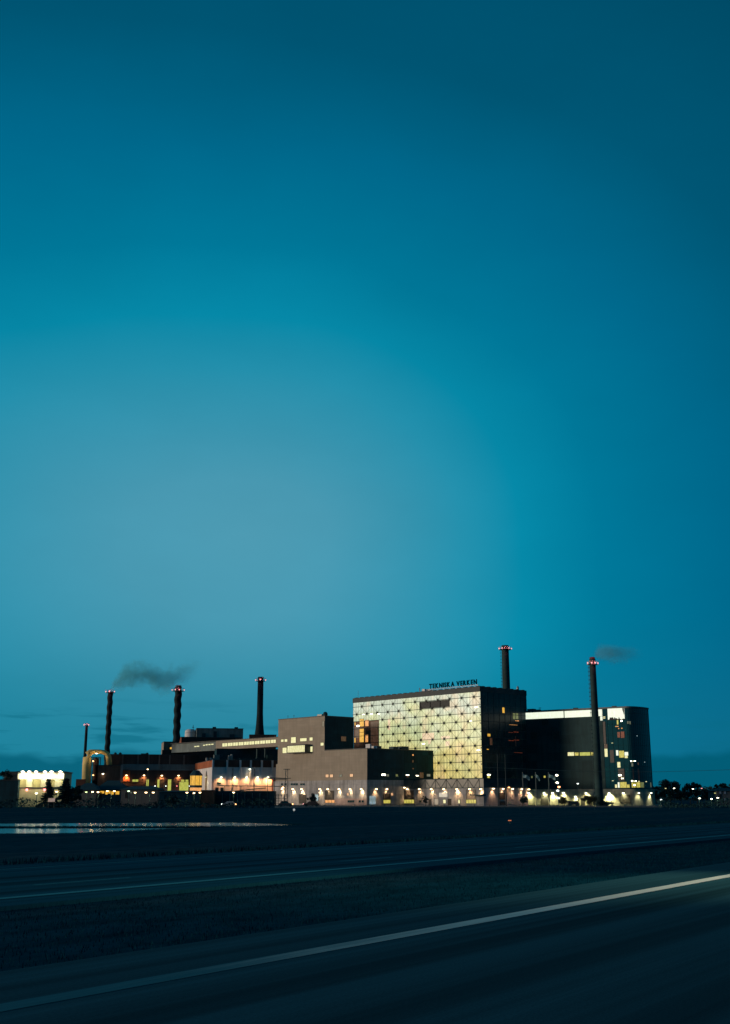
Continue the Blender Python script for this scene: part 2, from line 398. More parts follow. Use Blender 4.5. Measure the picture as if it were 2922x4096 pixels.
def paint(name, c, wear, light_fade=None):
    m, t, b = principled(name)
    tcn = t.add('ShaderNodeTexCoord'); x, y, z = t.sep(tcn.outputs['Object'])[:3]
    al = t.m('ADD', t.m('MULTIPLY', x, RD.x), t.m('MULTIPLY', y, RD.y)); ac = t.m('ADD', t.m('MULTIPLY', x, RL.x), t.m('MULTIPLY', y, RL.y))
    n = t.noise(t.comb(t.m('MULTIPLY', al, .8), t.m('MULTIPLY', ac, 30), 1.0), 1.0, 5.0, .65)
    k = t.mapr(n, .3, .7, 1-wear, 1.0)
    if light_fade:      # headlight brightening put into the paint colour: dim stretch, then bright further on
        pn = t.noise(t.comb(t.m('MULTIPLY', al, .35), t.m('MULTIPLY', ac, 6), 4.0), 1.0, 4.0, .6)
        c = t.mix(t.mapr(t.m('ADD', al, t.m('MULTIPLY', t.m('SUBTRACT', pn, .5), 6.0)), light_fade[0], light_fade[1], 0.0, 1.0, True), light_fade[2], (c[0], c[1], c[2], 1))
    t.link(t.mix(1.0, c if light_fade else (c[0], c[1], c[2], 1), t.comb(k, k, k), 'MULTIPLY'), b.inputs['Base Color'])
    b.inputs['Roughness'].default_value = .8; b.inputs['Specular IOR Level'].default_value = .0; return m
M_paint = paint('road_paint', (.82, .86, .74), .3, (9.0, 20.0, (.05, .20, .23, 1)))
M_paint2 = paint('road_paint_worn', (.05, .26, .30), .4)
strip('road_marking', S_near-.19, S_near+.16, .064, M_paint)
strip('road_marking', S_blue-.14, S_blue+.16, .064, paint('road_paint_old', (.06, .32, .37), .35))
strip('road_marking', S_thin-.08, S_thin+.08, .064, M_paint2)
k = MB(); sd_ = interp_s(.30)
for i in range(40):
    a0 = -30+i*12.0
    q = [(RD*a+RL*s) for a, s in ((a0, sd_-.07), (a0+3, sd_-.07), (a0+3, sd_+.07), (a0, sd_+.07))]
    k.face([(p.x, p.y, .064) for p in q])
tag(k.build('road_marking', M_paint2), kind='structure')

# pond
k = MB(); k.face([(p.x, p.y, -1.0) for p in POND])
M_water, t, b = principled('pond_water')
b.inputs['Base Color'].default_value = (.005, .012, .014, 1); b.inputs['Roughness'].default_value = .14; b.inputs['IOR'].default_value = 1.33
tcn = t.add('ShaderNodeTexCoord'); nn = t.add('ShaderNodeTexNoise'); mp = t.add('ShaderNodeMapping'); mp.inputs['Scale'].default_value = (.5, 1.6, 1)
t.link(tcn.outputs['Object'], mp.inputs[0]); t.link(mp.outputs[0], nn.inputs['Vector']); nn.inputs['Scale'].default_value = 1.2; nn.inputs['Detail'].default_value = 3
bp = t.add('ShaderNodeBump'); bp.inputs['Strength'].default_value = .002; bp.inputs['Distance'].default_value = .1
t.link(nn.outputs['Fac'], bp.inputs['Height']); t.link(bp.outputs[0], b.inputs['Normal'])
tag(k.build('water', M_water), kind='structure')
# reedy spit across the pond, reeds on the banks
M_reed = mat('dark_grass_blades', (.002, .034, .056), .9, spec=.0)
def blades(name, gen, n, h0, h1, w0, m=M_reed):
    k = MB()
    for _ in range(n):
        p = gen()
        if p is None: continue
        h = random.uniform(h0, h1); a = random.uniform(0, math.pi); ww = w0*random.uniform(.6, 1.4)
        dx, dy = math.cos(a)*ww, math.sin(a)*ww; lx, ly = random.uniform(-.35, .35)*h, random.uniform(-.35, .35)*h
        b = len(k.v); k.v += [(p[0]-dx, p[1]-dy, p[2]-.03), (p[0]+dx, p[1]+dy, p[2]-.03), (p[0]+lx, p[1]+ly, p[2]+h)]; k.f.append((b, b+1, b+2))
    return tag(k.build(name, m), name.replace('_', ' ')+' in the dark', None, None, 'stuff')
def g_spit():
    px = random.uniform(-200, 1050); p = on_ground(px, 3311.5-px*.0008, -1.0); return (p.x, p.y+random.gauss(0, .5), -1.0)
o = blades('reeds', g_spit, 5000, .12, .24, .05); o['label'] = 'thin dark line of reeds across the pond'; 
def g_bank():
    i = random.randrange(len(POND)); a, b = POND[i], POND[(i+1) % len(POND)]; p = a+(b-a)*random.random()
    if p.x < -80: return None
    x, y = p.x+random.gauss(0, .6), p.y+random.gauss(0, .6); return (x, y, max(terrain(x, y), -1.0))
o = blades('bank_grass', g_bank, 6000, .02, .09, .04); o['label'] = 'dark grass fringing the pond banks'
def g_median():
    s = random.uniform(S_near+2.0, S_blue-1.5); a = random.uniform(-4, 70)**1.0; p = RD*a+RL*s
    return (p.x, p.y, terrain(p.x, p.y)) if p.y > 3 else None
o = blades('median_grass', g_median, 50000, .03, .07, .01); o['label'] = 'low dark grass in the median between the carriageways'
def g_verge():
    s = S_thin+1.7+abs(random.gauss(0, 5)); a = random.uniform(-40, 160); p = RD*a+RL*s
    return (p.x, p.y, terrain(p.x, p.y)) if p.y > 3 else None
o = blades('verge_grass', g_verge, 40000, .06, .22, .02); o['label'] = 'dark grass on the far verge of the motorway'

# added high spot without a lamp body, outside the frame, brightens the edge line
hl = bpy.data.lights.new('edge_line_fill', 'SPOT'); ho = bpy.data.objects.new('edge_line_fill', hl); col.objects.link(ho)
hp = RD*36-RL*2; ho.location = (hp.x, hp.y, 6.5)
tgt = RD*27+RL*(S_near); ho.rotation_euler = Vector((tgt.x-hp.x, tgt.y-hp.y, -6.5)).to_track_quat('-Z', 'Y').to_euler()
hl.energy = 9000; hl.spot_size = R(40); hl.spot_blend = 1.0; hl.color = (1, .86, .60); hl.shadow_soft_size = .15

# yard in front of the plant: paved strip
k = MB()
pts = [on_ground(x, y, GZ) for x, y in ((1100, 3232), (1480, 3228), (1940, 3229), (2650, 3230))]
k.face([(p.x, p.y, GZ+.03) for p in pts]+[(p.x*1.55, p.y*1.55, GZ+.03) for p in reversed(pts)])
tag(k.build('yard', mat('yard_asphalt', (.10, .10, .095), .85)), kind='structure')

# ================================================================== the lit glass block
CO = Vector((.669, -.743)); K = Vector((35.4, 350.0)); A_MAIN = -48.0
T = Frame(K, A_MAIN); fr_side[id(T)] = 1
LT = -59.0; DT = 22.1; HT = T.front(1921, 2745)[1]
tw = thing('glass_block', 'tall building with glowing yellow-green patterned glass front and dark glass side', 'building', (K.x, K.y, GZ), A_MAIN)
TW = bpy.data.objects.new('x', None)
def zoff(par):      # children of things whose base stands on GZ are modelled in absolute height
    return par
tw.location.z = 0
zb = T.front(1930, 3114)[1]; zt = T.front(1921, 2766)[1]
box_part(tw, 'core', M_roof, LT+.6, -.6, .6, DT-.3, GZ, HT-.4)
box_part(tw, 'cornice', mat('cornice_metal', (.03, .045, .055), .6), LT-.15, .15, -.15, DT, zt, HT)
k = MB()
for i in range(22): xx = LT+1+i*2.7; k.box(xx, xx+1.1, -.3, .8, HT-.02, HT+.16)
for i in range(8): yy = 1+i*2.7; k.box(-.8, .3, yy, yy+1.1, HT+.0, HT+.15)
k.build('roof_edge_fin', M_dark, tw)
rows = [T.front(1925, y)[1] for y in (2785.3, 2818.5, 2850, 2883, 2916, 2948, 2982, 3014, 3047, 3080, 3113)]
# glazing: lit from the rooms behind, tinted blinds make broad coloured fields
M_lit, t, b = principled('glowing_facade_glass'); b.inputs['Base Color'].default_value = (.1, .1, .1, 1); b.inputs['Roughness'].default_value = .25
tcn = t.add('ShaderNodeTexCoord'); x, y, z = t.sep(tcn.outputs['Object'])[:3]
zz = t.mapr(z, 7, 34, 0, 1)
wv = t.m('SINE', t.m('MULTIPLY', x, 2*math.pi/1.3)); wv2 = t.m('SINE', t.m('MULTIPLY', x, 2*math.pi/5.2))
nz = t.noise(t.comb(t.m('MULTIPLY', x, 2.2), t.m('MULTIPLY', z, .12), 0.0), 1.0, 3.0, .6)
big = t.noise(t.comb(t.m('MULTIPLY', x, .07), t.m('MULTIPLY', z, .11), 2.0), 1.0, 2.0, .5)
pk = t.noise(t.comb(t.m('MULTIPLY', x, .13), t.m('MULTIPLY', z, .12), 8.5), 1.0, 3.0, .55)
base = t.ramp(t.m('ADD', zz, t.m('MULTIPLY', t.m('SUBTRACT', big, .5), 1.4)), [(0.0, rgb(226, 203, 118)), (.35, rgb(226, 218, 146)), (.65, rgb(214, 222, 166)), (.95, rgb(204, 218, 194))])
base = t.mix(t.mapr(pk, .55, .72, 0, .45, True), base, rgb(250, 208, 160))
k_ = t.m('MULTIPLY', t.m('ADD', 1.0, t.m('MULTIPLY', wv, .17)), t.m('MULTIPLY', t.m('ADD', 1.0, t.m('MULTIPLY', wv2, .07)), t.mapr(nz, .3, .7, .82, 1.15)))
# storey shading: each blind is a little dimmer at its hem
fl = t.m('FRACT', t.m('DIVIDE', t.m('SUBTRACT', z, rows[-1]), 2.5)); k_ = t.m('MULTIPLY', k_, t.mapr(t.m('ABSOLUTE', t.m('SUBTRACT', fl, .5)), 0, .5, 1.06, .88))
t.link(t.mix(1.0, base, t.comb(k_, k_, k_), 'MULTIPLY'), b.inputs['Emission Color']); b.inputs['Emission Strength'].default_value = .84
# darker amber bay on the far left and louvre recess near the top
ax0 = T.front(1416, 2930)[0]; ax1 = T.front(1517, 2930)[0]; az1 = T.front(1500, 2881)[1]; az0 = T.front(1500, 2992)[1]
lx0 = T.front(1680, 2815)[0]; lx1 = T.front(1799, 2812)[0]; lz1 = rows[0]-.1; lz0 = rows[1]+.15
gm = MB(); gm.box(LT, lx0, 0, .2, lz0, zt); gm.box(lx1, 0, 0, .2, lz0, zt); gm.box(lx0, lx1, 0, .2, lz1, zt)
gm.box(LT, 0, 0, .2, az1, lz0); gm.box(ax1, 0, 0, .2, az0, az1); gm.box(LT, 0, 0, .2, zb-2, az0)
gl = gm.build('glazing', M_lit, tw)
lv = MB().box(lx0, lx1, .25, .5, lz0, lz1)
for i in range(7): lv.box(lx0, lx1, .05, .3, lz0+.1+i*.33, lz0+.18+i*.33)
for i in range(4): xx = lx0+(lx1-lx0)*i/3; lv.box(xx-.15, xx+.15, -.02, .3, lz0, lz1)
lv.build('louvre', mat('louvre_metal', (.035, .045, .055), .6), tw)
ab = box_part(tw, 'amber_bay', panel('amber_bay_glass', (.16, .055, .03), 1.3, 1.25, .3, .35, rough=.4), ax0, ax1, .02, .25, az0, az1)
for r in ((1440, 2876, 1457, 2905), (1462, 2880, 1476, 2904), (1440, 2914, 1457, 2928), (1440, 2930, 1457, 2968), (1463, 2940, 1474, 2968), (1420, 2890, 1424, 2902), (1419, 2952, 1424, 2970)):
    window(tw, T, r, E_amber if r[0] < 1460 else E_orange, off=.02)
for r in ((1484, 2886, 1514, 2990), (1422, 2905, 1440, 2950)): window(tw, T, r, E_dimb, off=.02, frame=False)
window(tw, T, (1428, 2901, 1438, 2906), E_bulbc, off=.01, frame=False)
# bars and lattice
hb = MB()
for z_ in rows: hb.box(LT-.05, .05, -.28, -.12, z_-.075, z_+.075)
hb.build('glazing_bar', M_dark, tw)
n0 = T.front(1898, 2785)[0]; SP = 5.2
nodes_ = []
for j in range(11):
    xx = n0-(SP/2 if j % 2 else 0)
    while xx > LT+.5:
        nodes_.append((xx, rows[j], j)); xx -= SP
    if j % 2: nodes_.append((n0+SP/2-.0, rows[j], j)) if n0+SP/2 < -.1 else None
M_lat = mat('lattice_bronze', (.30, .30, .14), .6); M_node = mat('node_steel', (.02, .028, .03), .6)
def hidden(xx, z_):
    return (lx0 < xx < lx1 and lz0 < z_ < lz1) or (xx < ax1 and az0-.2 < z_ < az1+.2)
lt = MB(); nd = MB()
zs = [zt]+rows
for (xx, z_, j) in nodes_:
    if hidden(xx, z_): continue
    # octagonal node with spider arms
    nd.v += [(xx+.37*math.cos(a*math.pi/4+.39), y_, z_+.37*math.sin(a*math.pi/4+.39)) for y_ in (-.36, -.1) for a in range(8)]
    b0 = len(nd.v)-16; nd.f.append(tuple(b0+i for i in range(8))[::-1])
    for i in range(8): nd.f.append((b0+i, b0+(i+1) % 8, b0+8+(i+1) % 8, b0+8+i))
    for a in range(8):
        an = a*math.pi/4+math.pi/8; nd.bar((xx, -.2, z_), (xx+.75*math.cos(an), -.2, z_+.75*math.sin(an)), .07)
    for sx in (-1, 1):
        for dz, jj in ((1, j-1), (-1, j+1)):
            zn = zt if jj < 0 else (rows[jj] if jj < 11 else None)
            if zn is None: continue
            fr_ = 1.0; xe = xx+sx*SP/2*(abs(zn-z_)/2.5 if jj < 0 else 1)
            if xe > 0: fr_ = (0-xx)/(xe-xx); xe = 0
            if xe < LT: fr_ = (LT-xx)/(xe-xx); xe = LT
            ze = z_+(zn-z_)*fr_
            if hidden((xx+xe)/2, (z_+ze)/2): continue
            lt.bar((xx, -.16, z_), (xe, -.16, ze), .075)
            lt.bar((xx, -.14, z_), (xx+(xe-xx)*.45, -.14, ze), .035)
lt.build('lattice', M_lat, tw); nd.build('lattice_node', M_node, tw)
# small bright ceiling lights that show through the glass
for px, py in ((1455, 2857), (1487, 2856), (1515, 2855), (1884, 2885), (1907, 2829), (1695, 2975), (1915, 3001)):
    s, z_ = T.front(px, py); MB().box(s-.6, s+.6, -.06, -.01, z_-.1, z_+.12).build('ceiling_light', E_bulbc, tw)
# pinkish lit rooms
M_pink = emit('pink_room_glow', (.98, .74, .48), .86, .22, 2.0)
for r in ((1690, 2932, 1738, 2960), (1714, 2960, 1724, 2976), (1766, 2944, 1800, 2956), (1783, 2965, 1800, 2983), (1553, 2876, 1562, 2920)):
    window(tw, T, r, M_pink, frame=False)
# dark side wall of the same block
box_part(tw, 'side_glazing', M_glassb, -.2, 0.0, .25, DT, zb-2, zt)
sb = MB()
for z_ in rows: sb.box(.0, .12, -.1, DT, z_-.08, z_+.08)
for i in range(9): yy = 1+i*2.6; sb.box(.0, .07, yy-.05, yy+.05, zb-2, zt)
for i in range(0, 11): sb.box(.02, .5, -.2, .1, rows[i]-.9, rows[i]-.5)
sb.build('side_bar', M_dark, tw)
for r, m_ in (((2010, 2830, 2019, 2852), E_amber), ((1951, 2935, 1962, 2946), E_amber), ((1960, 2952, 1970, 2980), E_dimb), ((2052, 2853, 2062, 2877), E_green),
              ((2063, 2853, 2074, 2877), E_green), ((2035, 2929, 2052, 2931), E_red), ((2055, 2927, 2075, 2930), E_red), ((2035, 2961, 2055, 2964), E_red), ((2056, 2959, 2077, 2962), E_red),
              ((2062, 2882, 2076, 2885), E_orange), ((1948, 2996, 1956, 2999), E_amber), ((2061, 2945, 2066, 2985), E_vdim),
              ((1950, 3097, 1962, 3102), E_bulbc), ((1950, 3103, 1961, 3112), E_yellow), ((2038, 2899, 2070, 2901), E_orange), ((2058, 3010, 2090, 3012), E_red)):
    window(tw, T, r, m_, 'side', frame=False)
# roof plant
for a, b_, y0, y1, h, nm, mm in ((1680, 1691, 1, 3, 1.0, 'roof_vent', M_white), (1707, 1716, .6, 2, .55, 'roof_vent', M_white)):
    s0 = T.front(a, 2757)[0]; s1 = T.front(b_, 2757)[0]; box_part(tw, nm, mm, s0, s1, y0, y1, HT-.1, HT+h)
s0 = T.front(1671, 2757)[0]; MB().tube([(s0, 1, HT-.2), (s0, 1, HT+1.5)], .14, 8).build('roof_vent', M_galv, tw)
s0 = T.front(1425, 2790)[0]; MB().tube([(s0, 1, HT-.2), (s0, 1, HT+2.6)], .05, 6).build('antenna', M_galv, tw)
yy = T.side(2082, 2765)[0]; MB().lathe([(.35, HT-.1), (.4, HT+.8), (.15, HT+1.4)], 10, (-1, yy)).build('roof_vent', M_galv, tw)
# rooftop lettering
sg = thing('rooftop_sign', 'dark capital letters on a frame along the roof edge of the glowing glass block', 'sign', (K.x, K.y, 0), A_MAIN)
xs0 = T.front(1714, 2755)[0]; xs1 = T.front(1905, 2738)[0]
zs0 = HT+.75
k = MB()
for z_ in (HT+.1, HT+.45, zs0-.08): k.box(xs0-1.5, xs1+.4, .55, .63, z_, z_+.06)
n = int((xs1-xs0)/1.3)
for i in range(n+1): xx = xs0+(xs1-xs0)*i/n; k.box(xx-.04, xx+.04, .55, .63, HT-.1, zs0); k.bar((xx, .6, zs0), (xx, 2.0, HT), .05)
k.build('sign_frame', M_galv, sg)
M_let = mat('letter_blue_metal', (.0, .025, .045), .8, spec=.0)
def letters(text, x0, x1, z0, h, y, par, m_, bold=.06, depth=.15, rot=None):
    ds = []; cur = 0
    for ch in text:
        if ch == ' ': cur += .42; continue
        cu = bpy.data.curves.new('letter', 'FONT'); cu.body = ch; cu.size = 1.38; cu.offset = bold; cu.extrude = depth/2
        ob = bpy.data.objects.new('tmp', cu); col.objects.link(ob)
        bpy.context.view_layer.update()
        me = bpy.data.meshes.new_from_object(ob.evaluated_get(bpy.context.evaluated_depsgraph_get()))
        bpy.data.objects.remove(ob)
        xs = [v.co.x for v in me.vertices]; ys = [v.co.y for v in me.vertices]
        wd_ = max(xs)-min(xs); ds.append((me, cur, min(xs), min(ys), max(ys))); cur += wd_+.17
    sx = (x1-x0)/(cur-.17)
    for me, c0, mx, my, My in ds:
        for v in me.vertices:
            a = (v.co.x-mx+c0)*sx+x0; zz_ = (v.co.y-my)/(My-my)*h+z0; v.co = (a, y-v.co.z, zz_)
        me.name = 'letter'; me.materials.clear(); me.materials.append(m_)
        o = bpy.data.objects.new('letter', me); col.objects.link(o); o.parent = par
letters('TEKNISKA VERKEN', xs0, xs1, zs0, 1.6, .5, sg, M_let)

# ================================================================== beige office block with white plinth, podium in front of the glass block
U0 = K.dot(-T.x); V0 = K.dot(T.y)
def mainpt(u, v): return Vector((-T.x.x*u+T.y.x*v, -T.x.y*u+T.y.y*v))
VF = 232.0
P0 = mainpt(256.7, VF); B = Frame(P0, A_MAIN); fr_side[id(B)] = 1
ob_ = thing('office_block', 'beige stepped office block with small lit windows on a pale concrete ground floor', 'building', (P0.x, P0.y, 0), A_MAIN)
xB = B.front(1300, 2865)[0]; xL = B.front(1115, 2878)[0]; xL2 = B.front(1104, 3100)[0]
zB = B.front(1300, 2865)[1]; zC = B.front(1475, 2995)[1]; zP = B.front(1475, 3119)[1]
yC = 28.3
box_part(ob_, 'upper_wall', M_beige, xL, xB, 0, 12.2, zC, zB)
m = MB().box(xL, 0, 0, yC, zP, zC).box(xL2, xL, .05, 8, zP, B.front(1110, 3056)[1]); m.build('wall', M_beige, ob_)
# dark side cladding, set on the end walls
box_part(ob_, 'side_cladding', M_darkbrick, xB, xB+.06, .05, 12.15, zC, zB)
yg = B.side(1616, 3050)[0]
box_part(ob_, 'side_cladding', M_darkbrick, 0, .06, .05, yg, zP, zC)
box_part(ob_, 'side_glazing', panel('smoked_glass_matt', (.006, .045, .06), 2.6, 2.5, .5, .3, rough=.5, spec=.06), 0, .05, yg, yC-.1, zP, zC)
k = MB().box(xL-.1, xB+.12, -.12, 12.3, zB, zB+.25).box(xB+.1, .14, -.12, yC, zC, zC+.25); k.build('parapet', M_frame, ob_)
box_part(ob_, 'plinth', M_conc, xL2-1.0, .1, -.12, yC-2, GZ-.5, zP)
for r, m_ in (((1125.6, 2958, 1136, 2967), E_cream), ((1140, 2957, 1151, 2967), E_cream), ((1166, 2949, 1185, 2971), E_cream), ((1202, 2953, 1228, 2964), E_cream),
              ((1240, 2950, 1252, 2962), E_cream), ((1284, 2971, 1296, 2982), E_cream), ((1132, 2991, 1148, 3012), E_cream), ((1243, 2986, 1252, 3007), E_cream),
              ((1304, 3098, 1316, 3109), E_peach), ((1321, 3098, 1334, 3109), E_peach), ((1359, 3098, 1369, 3107), E_dim), ((1401, 3096, 1414, 3107), E_peach)):
    window(ob_, B, r, m_)
window(ob_, B, (1291, 2886, 1298, 2906), mat('pale_louvre', (.42, .42, .36), .7))
# projecting bay window
x0, z1 = B.front(1149, 2980, -2.2); x1, _ = B.front(1221, 2979, -2.2); z0 = B.front(1149, 3014, -2.2)[1]
by = MB().box(x0, x1, -2.2, 0, z1-.35, z1).box(x0, x1, -2.2, 0, z0, z0+.3).box(x1-.2, x1, -2.2, 0, z0+.3, z1-.35).box(x0, x0+.15, -2.2, 0, z0+.3, z1-.35)
o = by.build('bay_window', M_frame, ob_)
box_part(o, 'pane', E_cream, x0+.15, x1-.2, -2.1, -2.0, z0+.3, z1-.35)
g = MB()
for i in range(1, 9): xx = x0+(x1-x0)*i/9; g.box(xx-.03, xx+.03, -2.17, -2.1, z0+.3, z1-.35)
g.build('mullion', M_frame, o)
# lights on the dark side
for r, m_ in (((1365, 2946, 1385, 2965), E_dimb),): window(ob_, B, r, m_, 'side', off=xB+.06)
for r, m_ in (((1528, 3096, 1543, 3102), E_bulbc), ((1548, 3097, 1556, 3106), E_dim), ((1584, 3097, 1592, 3106), E_green), ((1625, 3099, 1637, 3101.5), E_bulbc),
              ((1626, 3106, 1636, 3108.5), E_red), ((1665, 3101.5, 1675, 3104), E_bulbc), ((1708, 3096, 1722, 3106), E_dim), ((1650, 3017, 1655, 3023), E_orange),
              ((1650, 3040, 1655, 3050), E_dimb), ((1650, 3072, 1656, 3077), E_dimb), ((1680, 3090, 1695, 3112), E_dimb)):
    window(ob_, B, r, m_, 'side', off=.06, frame=False)
s0, s1 = B.front(1255, 2868)[0], B.front(1282, 2868)[0]
o = box_part(ob_, 'roof_vent', M_galv, s0, s1-1.1, 1.5, 4, zB, zB+.9); MB().ball((s1-.5, 2.5, zB+.9), .8, 10, 6).build('roof_vent', M_dark, ob_)
for px in (1143, 1167): s = B.front(px, 2875)[0]; MB().tube([(s, 1, zB), (s, 1, zB+1.3)], .05, 6).box(s-.2, s+.2, .9, 1.1, zB+1.1, zB+1.2).build('antenna', M_dark, ob_)
for a, b_, h, mm in ((1481, 1487, 1.4, M_white), (1504, 1510, .9, M_white), (1513, 1527, .9, M_dark), (1574, 1594, .9, M_dark), (1608, 1636, 1.1, M_dark)):
    y0, y1 = B.side(a, 2990, -2)[0], B.side(b_, 2990, -2)[0]; box_part(ob_, 'roof_vent', mm, -4, -2, max(y0, .4), y1, zC+.2, zC+.2+h)
off = -.12
for px in (1134, 1177, 1212, 1285, 1317, 1362, 1406, 1451): wall_lamp(ob_, B, px, 3156, off=off, colr=(1, .66, .33), e=260, size=115)
wall_lamp(ob_, B, 1138, 3149, off=off, e=15)
for r, m_, nm in (((1199, 3178, 1225, 3214), M_door, 'door'), ((1262, 3178, 1275, 3203), E_blue, 'door'), ((1302, 3163, 1337, 3199), M_door, 'door'), ((1302, 3200, 1340, 3211), E_orange, 'window'),
                  ((1389, 3172, 1397, 3182), E_peach, 'window')):
    window(ob_, B, r, m_, off=off, name=nm, mull=2 if m_ is E_orange else 0)
for a in (1126, 1140, 1165, 1175, 1185, 1203, 1213): window(ob_, B, (a, 3134, a+7, 3140), M_glassd, off=off)
for a in (1393, 1402, 1411, 1437, 1449): window(ob_, B, (a, 3202, a+7, 3209), M_glassd, off=off)
k = MB(); s0, z1 = B.front(1340, 3194, off); s1 = 0.1
k.box(s0, s1, off-.04, off-.003, GZ, z1); k.build('wall_band', panel('pink_render', (.42, .33, .32), 4, 3, .8, .05), ob_)
# plinth side
wall_lamp(ob_, B, 1502, 3156, 'side', .1, e=200, colr=(1, .58, .25)); wall_lamp(ob_, B, 1544, 3156, 'side', .1, e=220, colr=(1, .58, .25))
for r, m_, nm in (((1534, 3175, 1562, 3199), M_door, 'door'), ((1534, 3200, 1562, 3213), E_yellow, 'window'), ((1564, 3172, 1573, 3182), E_peach, 'window')): window(ob_, B, r, m_, 'side', off=.1, name=nm)
k = MB(); y0, z1 = B.side(1479, 3184, .1); y1, z0 = B.side(1504, 3218, .1)
o = box_part(ob_, 'roller_door', E_blue, .1, .16, y0, y1, z0, z1)
for i in range(7): zz_ = z0+(z1-z0)*i/7; k.box(.16, .2, y0, y1, zz_, zz_+.12)
k.build('slat', M_frame, o)

VP_ = 247.0; up = None
Pp = mainpt(223.6, VP_); PF = Frame(Pp, A_MAIN); fr_side[id(PF)] = 1
pd = thing('podium_building', 'low concrete hall with a row of warm wall lamps below the glowing glass block', 'building', (Pp.x, Pp.y, 0), A_MAIN)
xl = PF.front(1614, 3180)[0]; zg1 = PF.front(1930, 3115)[1]; zg0 = PF.front(1930, 3151)[1]
yR = PF.side(2113, 3185)[0]
box_part(pd, 'wall', M_conc, xl-.3, 0, 0, yR, GZ-.5, zg0)
box_part(pd, 'upper_wall', panel('grey_glass_band', (.10, .115, .12), 2.6, 2.5, .6, .2, rough=.35, spec=.5), xl-.3, 0, .02, yR, zg0, zg1)
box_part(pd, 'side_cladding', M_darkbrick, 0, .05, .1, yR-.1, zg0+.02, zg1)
k = MB().box(xl-.3, .06, -.1, 0.02, zg1-.02, zg1+.14).box(xl-.3, .06, -.12, 0, zg0-.1, zg0+.06); k.build('glazing_bar', M_dark, pd)
lt = MB(); xx = -1.6; j = 0
while xx > xl+1:
    zc = (zg0+zg1)/2
    for sx in (-1, 1): lt.bar((xx, -.06, zg1), (max(xx+sx*2.2, xl), -.06, zg0), .09) if xx+sx*2.2 < 0 else None
    lt.bar((xx, -.06, zg1), (xx, -.06, zg0), .1); xx -= 4.4
lt.build('lattice', M_dark, pd)
for px in (1635, 1683, 1731, 1781, 1833, 1884, 1929): wall_lamp(pd, PF, px, 3156, e=330, size=115, colr=(1, .58, .25))
wall_lamp(pd, PF, 1624, 3150, e=30)
for r, m_, nm in (((1618, 3162, 1656, 3198), M_door, 'door'), ((1618, 3199, 1658, 3213), E_yellow, 'window'), ((1716, 3197, 1726, 3220), M_door, 'door'),
                  ((1739, 3196, 1756, 3220), mat('white_door', (.7, .72, .7), .5), 'door'), ((1774, 3199, 1785, 3213), E_cream, 'window'), ((1793, 3196, 1806, 3220), M_door, 'door'),
                  ((1834, 3199, 1842, 3213), E_cream, 'window'), ((1866, 3159, 1905, 3198), mat('grey_gate', (.16, .15, .14), .6), 'door'), ((1866, 3199, 1906, 3213), E_yellow, 'window')):
    window(pd, PF, r, m_, name=nm, mull=3 if m_ is E_yellow else 0)
for px in (1680, 1700): window(pd, PF, (px, 3202, px+7, 3209), M_glassd)
s0, z1 = PF.front(1757, 3171, -.35); s1, z0 = PF.front(1788, 3188, -.35)
o = box_part(pd, 'canopy_box', emit('white_sign_box', (.9, .82, .66), .55, .08), s0, s1, -.35, 0, z0, z1)
s0, z1 = PF.front(1882, 3178, -2); s1, z0 = PF.front(1926, 3183, -2); box_part(pd, 'canopy', M_dark, s0, s1, -2, 0, z0, z1)
for px, py in ((1969, 3154), (2008, 3155), (2046, 3155), (2083, 3156), (2111, 3157)): wall_lamp(pd, PF, px, py, 'side', e=230, colr=(1, .52, .25))
wall_lamp(pd, PF, 2031, 3149, 'side', colr=ORA, bulb=E_bulbo, e=25)
for r, m_, nm in (((1998, 3172, 2020, 3197), M_door, 'door'), ((2000, 3206, 2022, 3219), M_door, 'door'), ((2035, 3209, 2045, 3213), E_dim, 'window')): window(pd, PF, r, m_, 'side', name=nm)

# ================================================================== charcoal building with rounded glass corner
Yd = 345.0; xd = ray(2505, 2825); Pd = Vector((xd[0]/xd[1]*Yd, Yd)); D = Frame(Pd, -35.0); fr_side[id(D)] = 1
dk = thing('charcoal_block', 'black building with rounded glass corner and a blazing white window band under its roof', 'building', (Pd.x, Pd.y, 0), -35)
zD = D.front(2505, 2825)[1]; xDl = -43.0; zDp = D.front(2505, 3156)[1]
def rounded(x0, bk, rx, ry, z0, z1, y0=0.0, n=12):
    pts = [(x0, y0), (0, y0)]+[(rx*math.sin(math.pi/2*i/n), y0+ry-ry*math.cos(math.pi/2*i/n)) for i in range(1, n+1)]+[(rx, bk), (x0, bk)]
    m = MB(); a = [(x, y, z0) for x, y in pts]; b = [(x, y, z1) for x, y in pts]; N = len(pts); m.v = a+b
    m.f = [(i, (i+1) % N, N+(i+1) % N, N+i) for i in range(N)]+[tuple(range(N))[::-1], tuple(range(N, 2*N))]
    return m
RX, RY = 3.2, 9.0
rounded(xDl, 9.8, RX, RY, zDp, zD-.5).build('wall', M_black, dk)
rounded(xDl, 9.95, RX+.12, RY+.1, zD-.5, zD, -.12).build('parapet', mat('parapet_metal', (.09, .11, .12), .5), dk)
rounded(xDl, 10.1, RX+.3, RY+.2, GZ-.5, zDp, -.2).build('plinth', M_concd, dk)
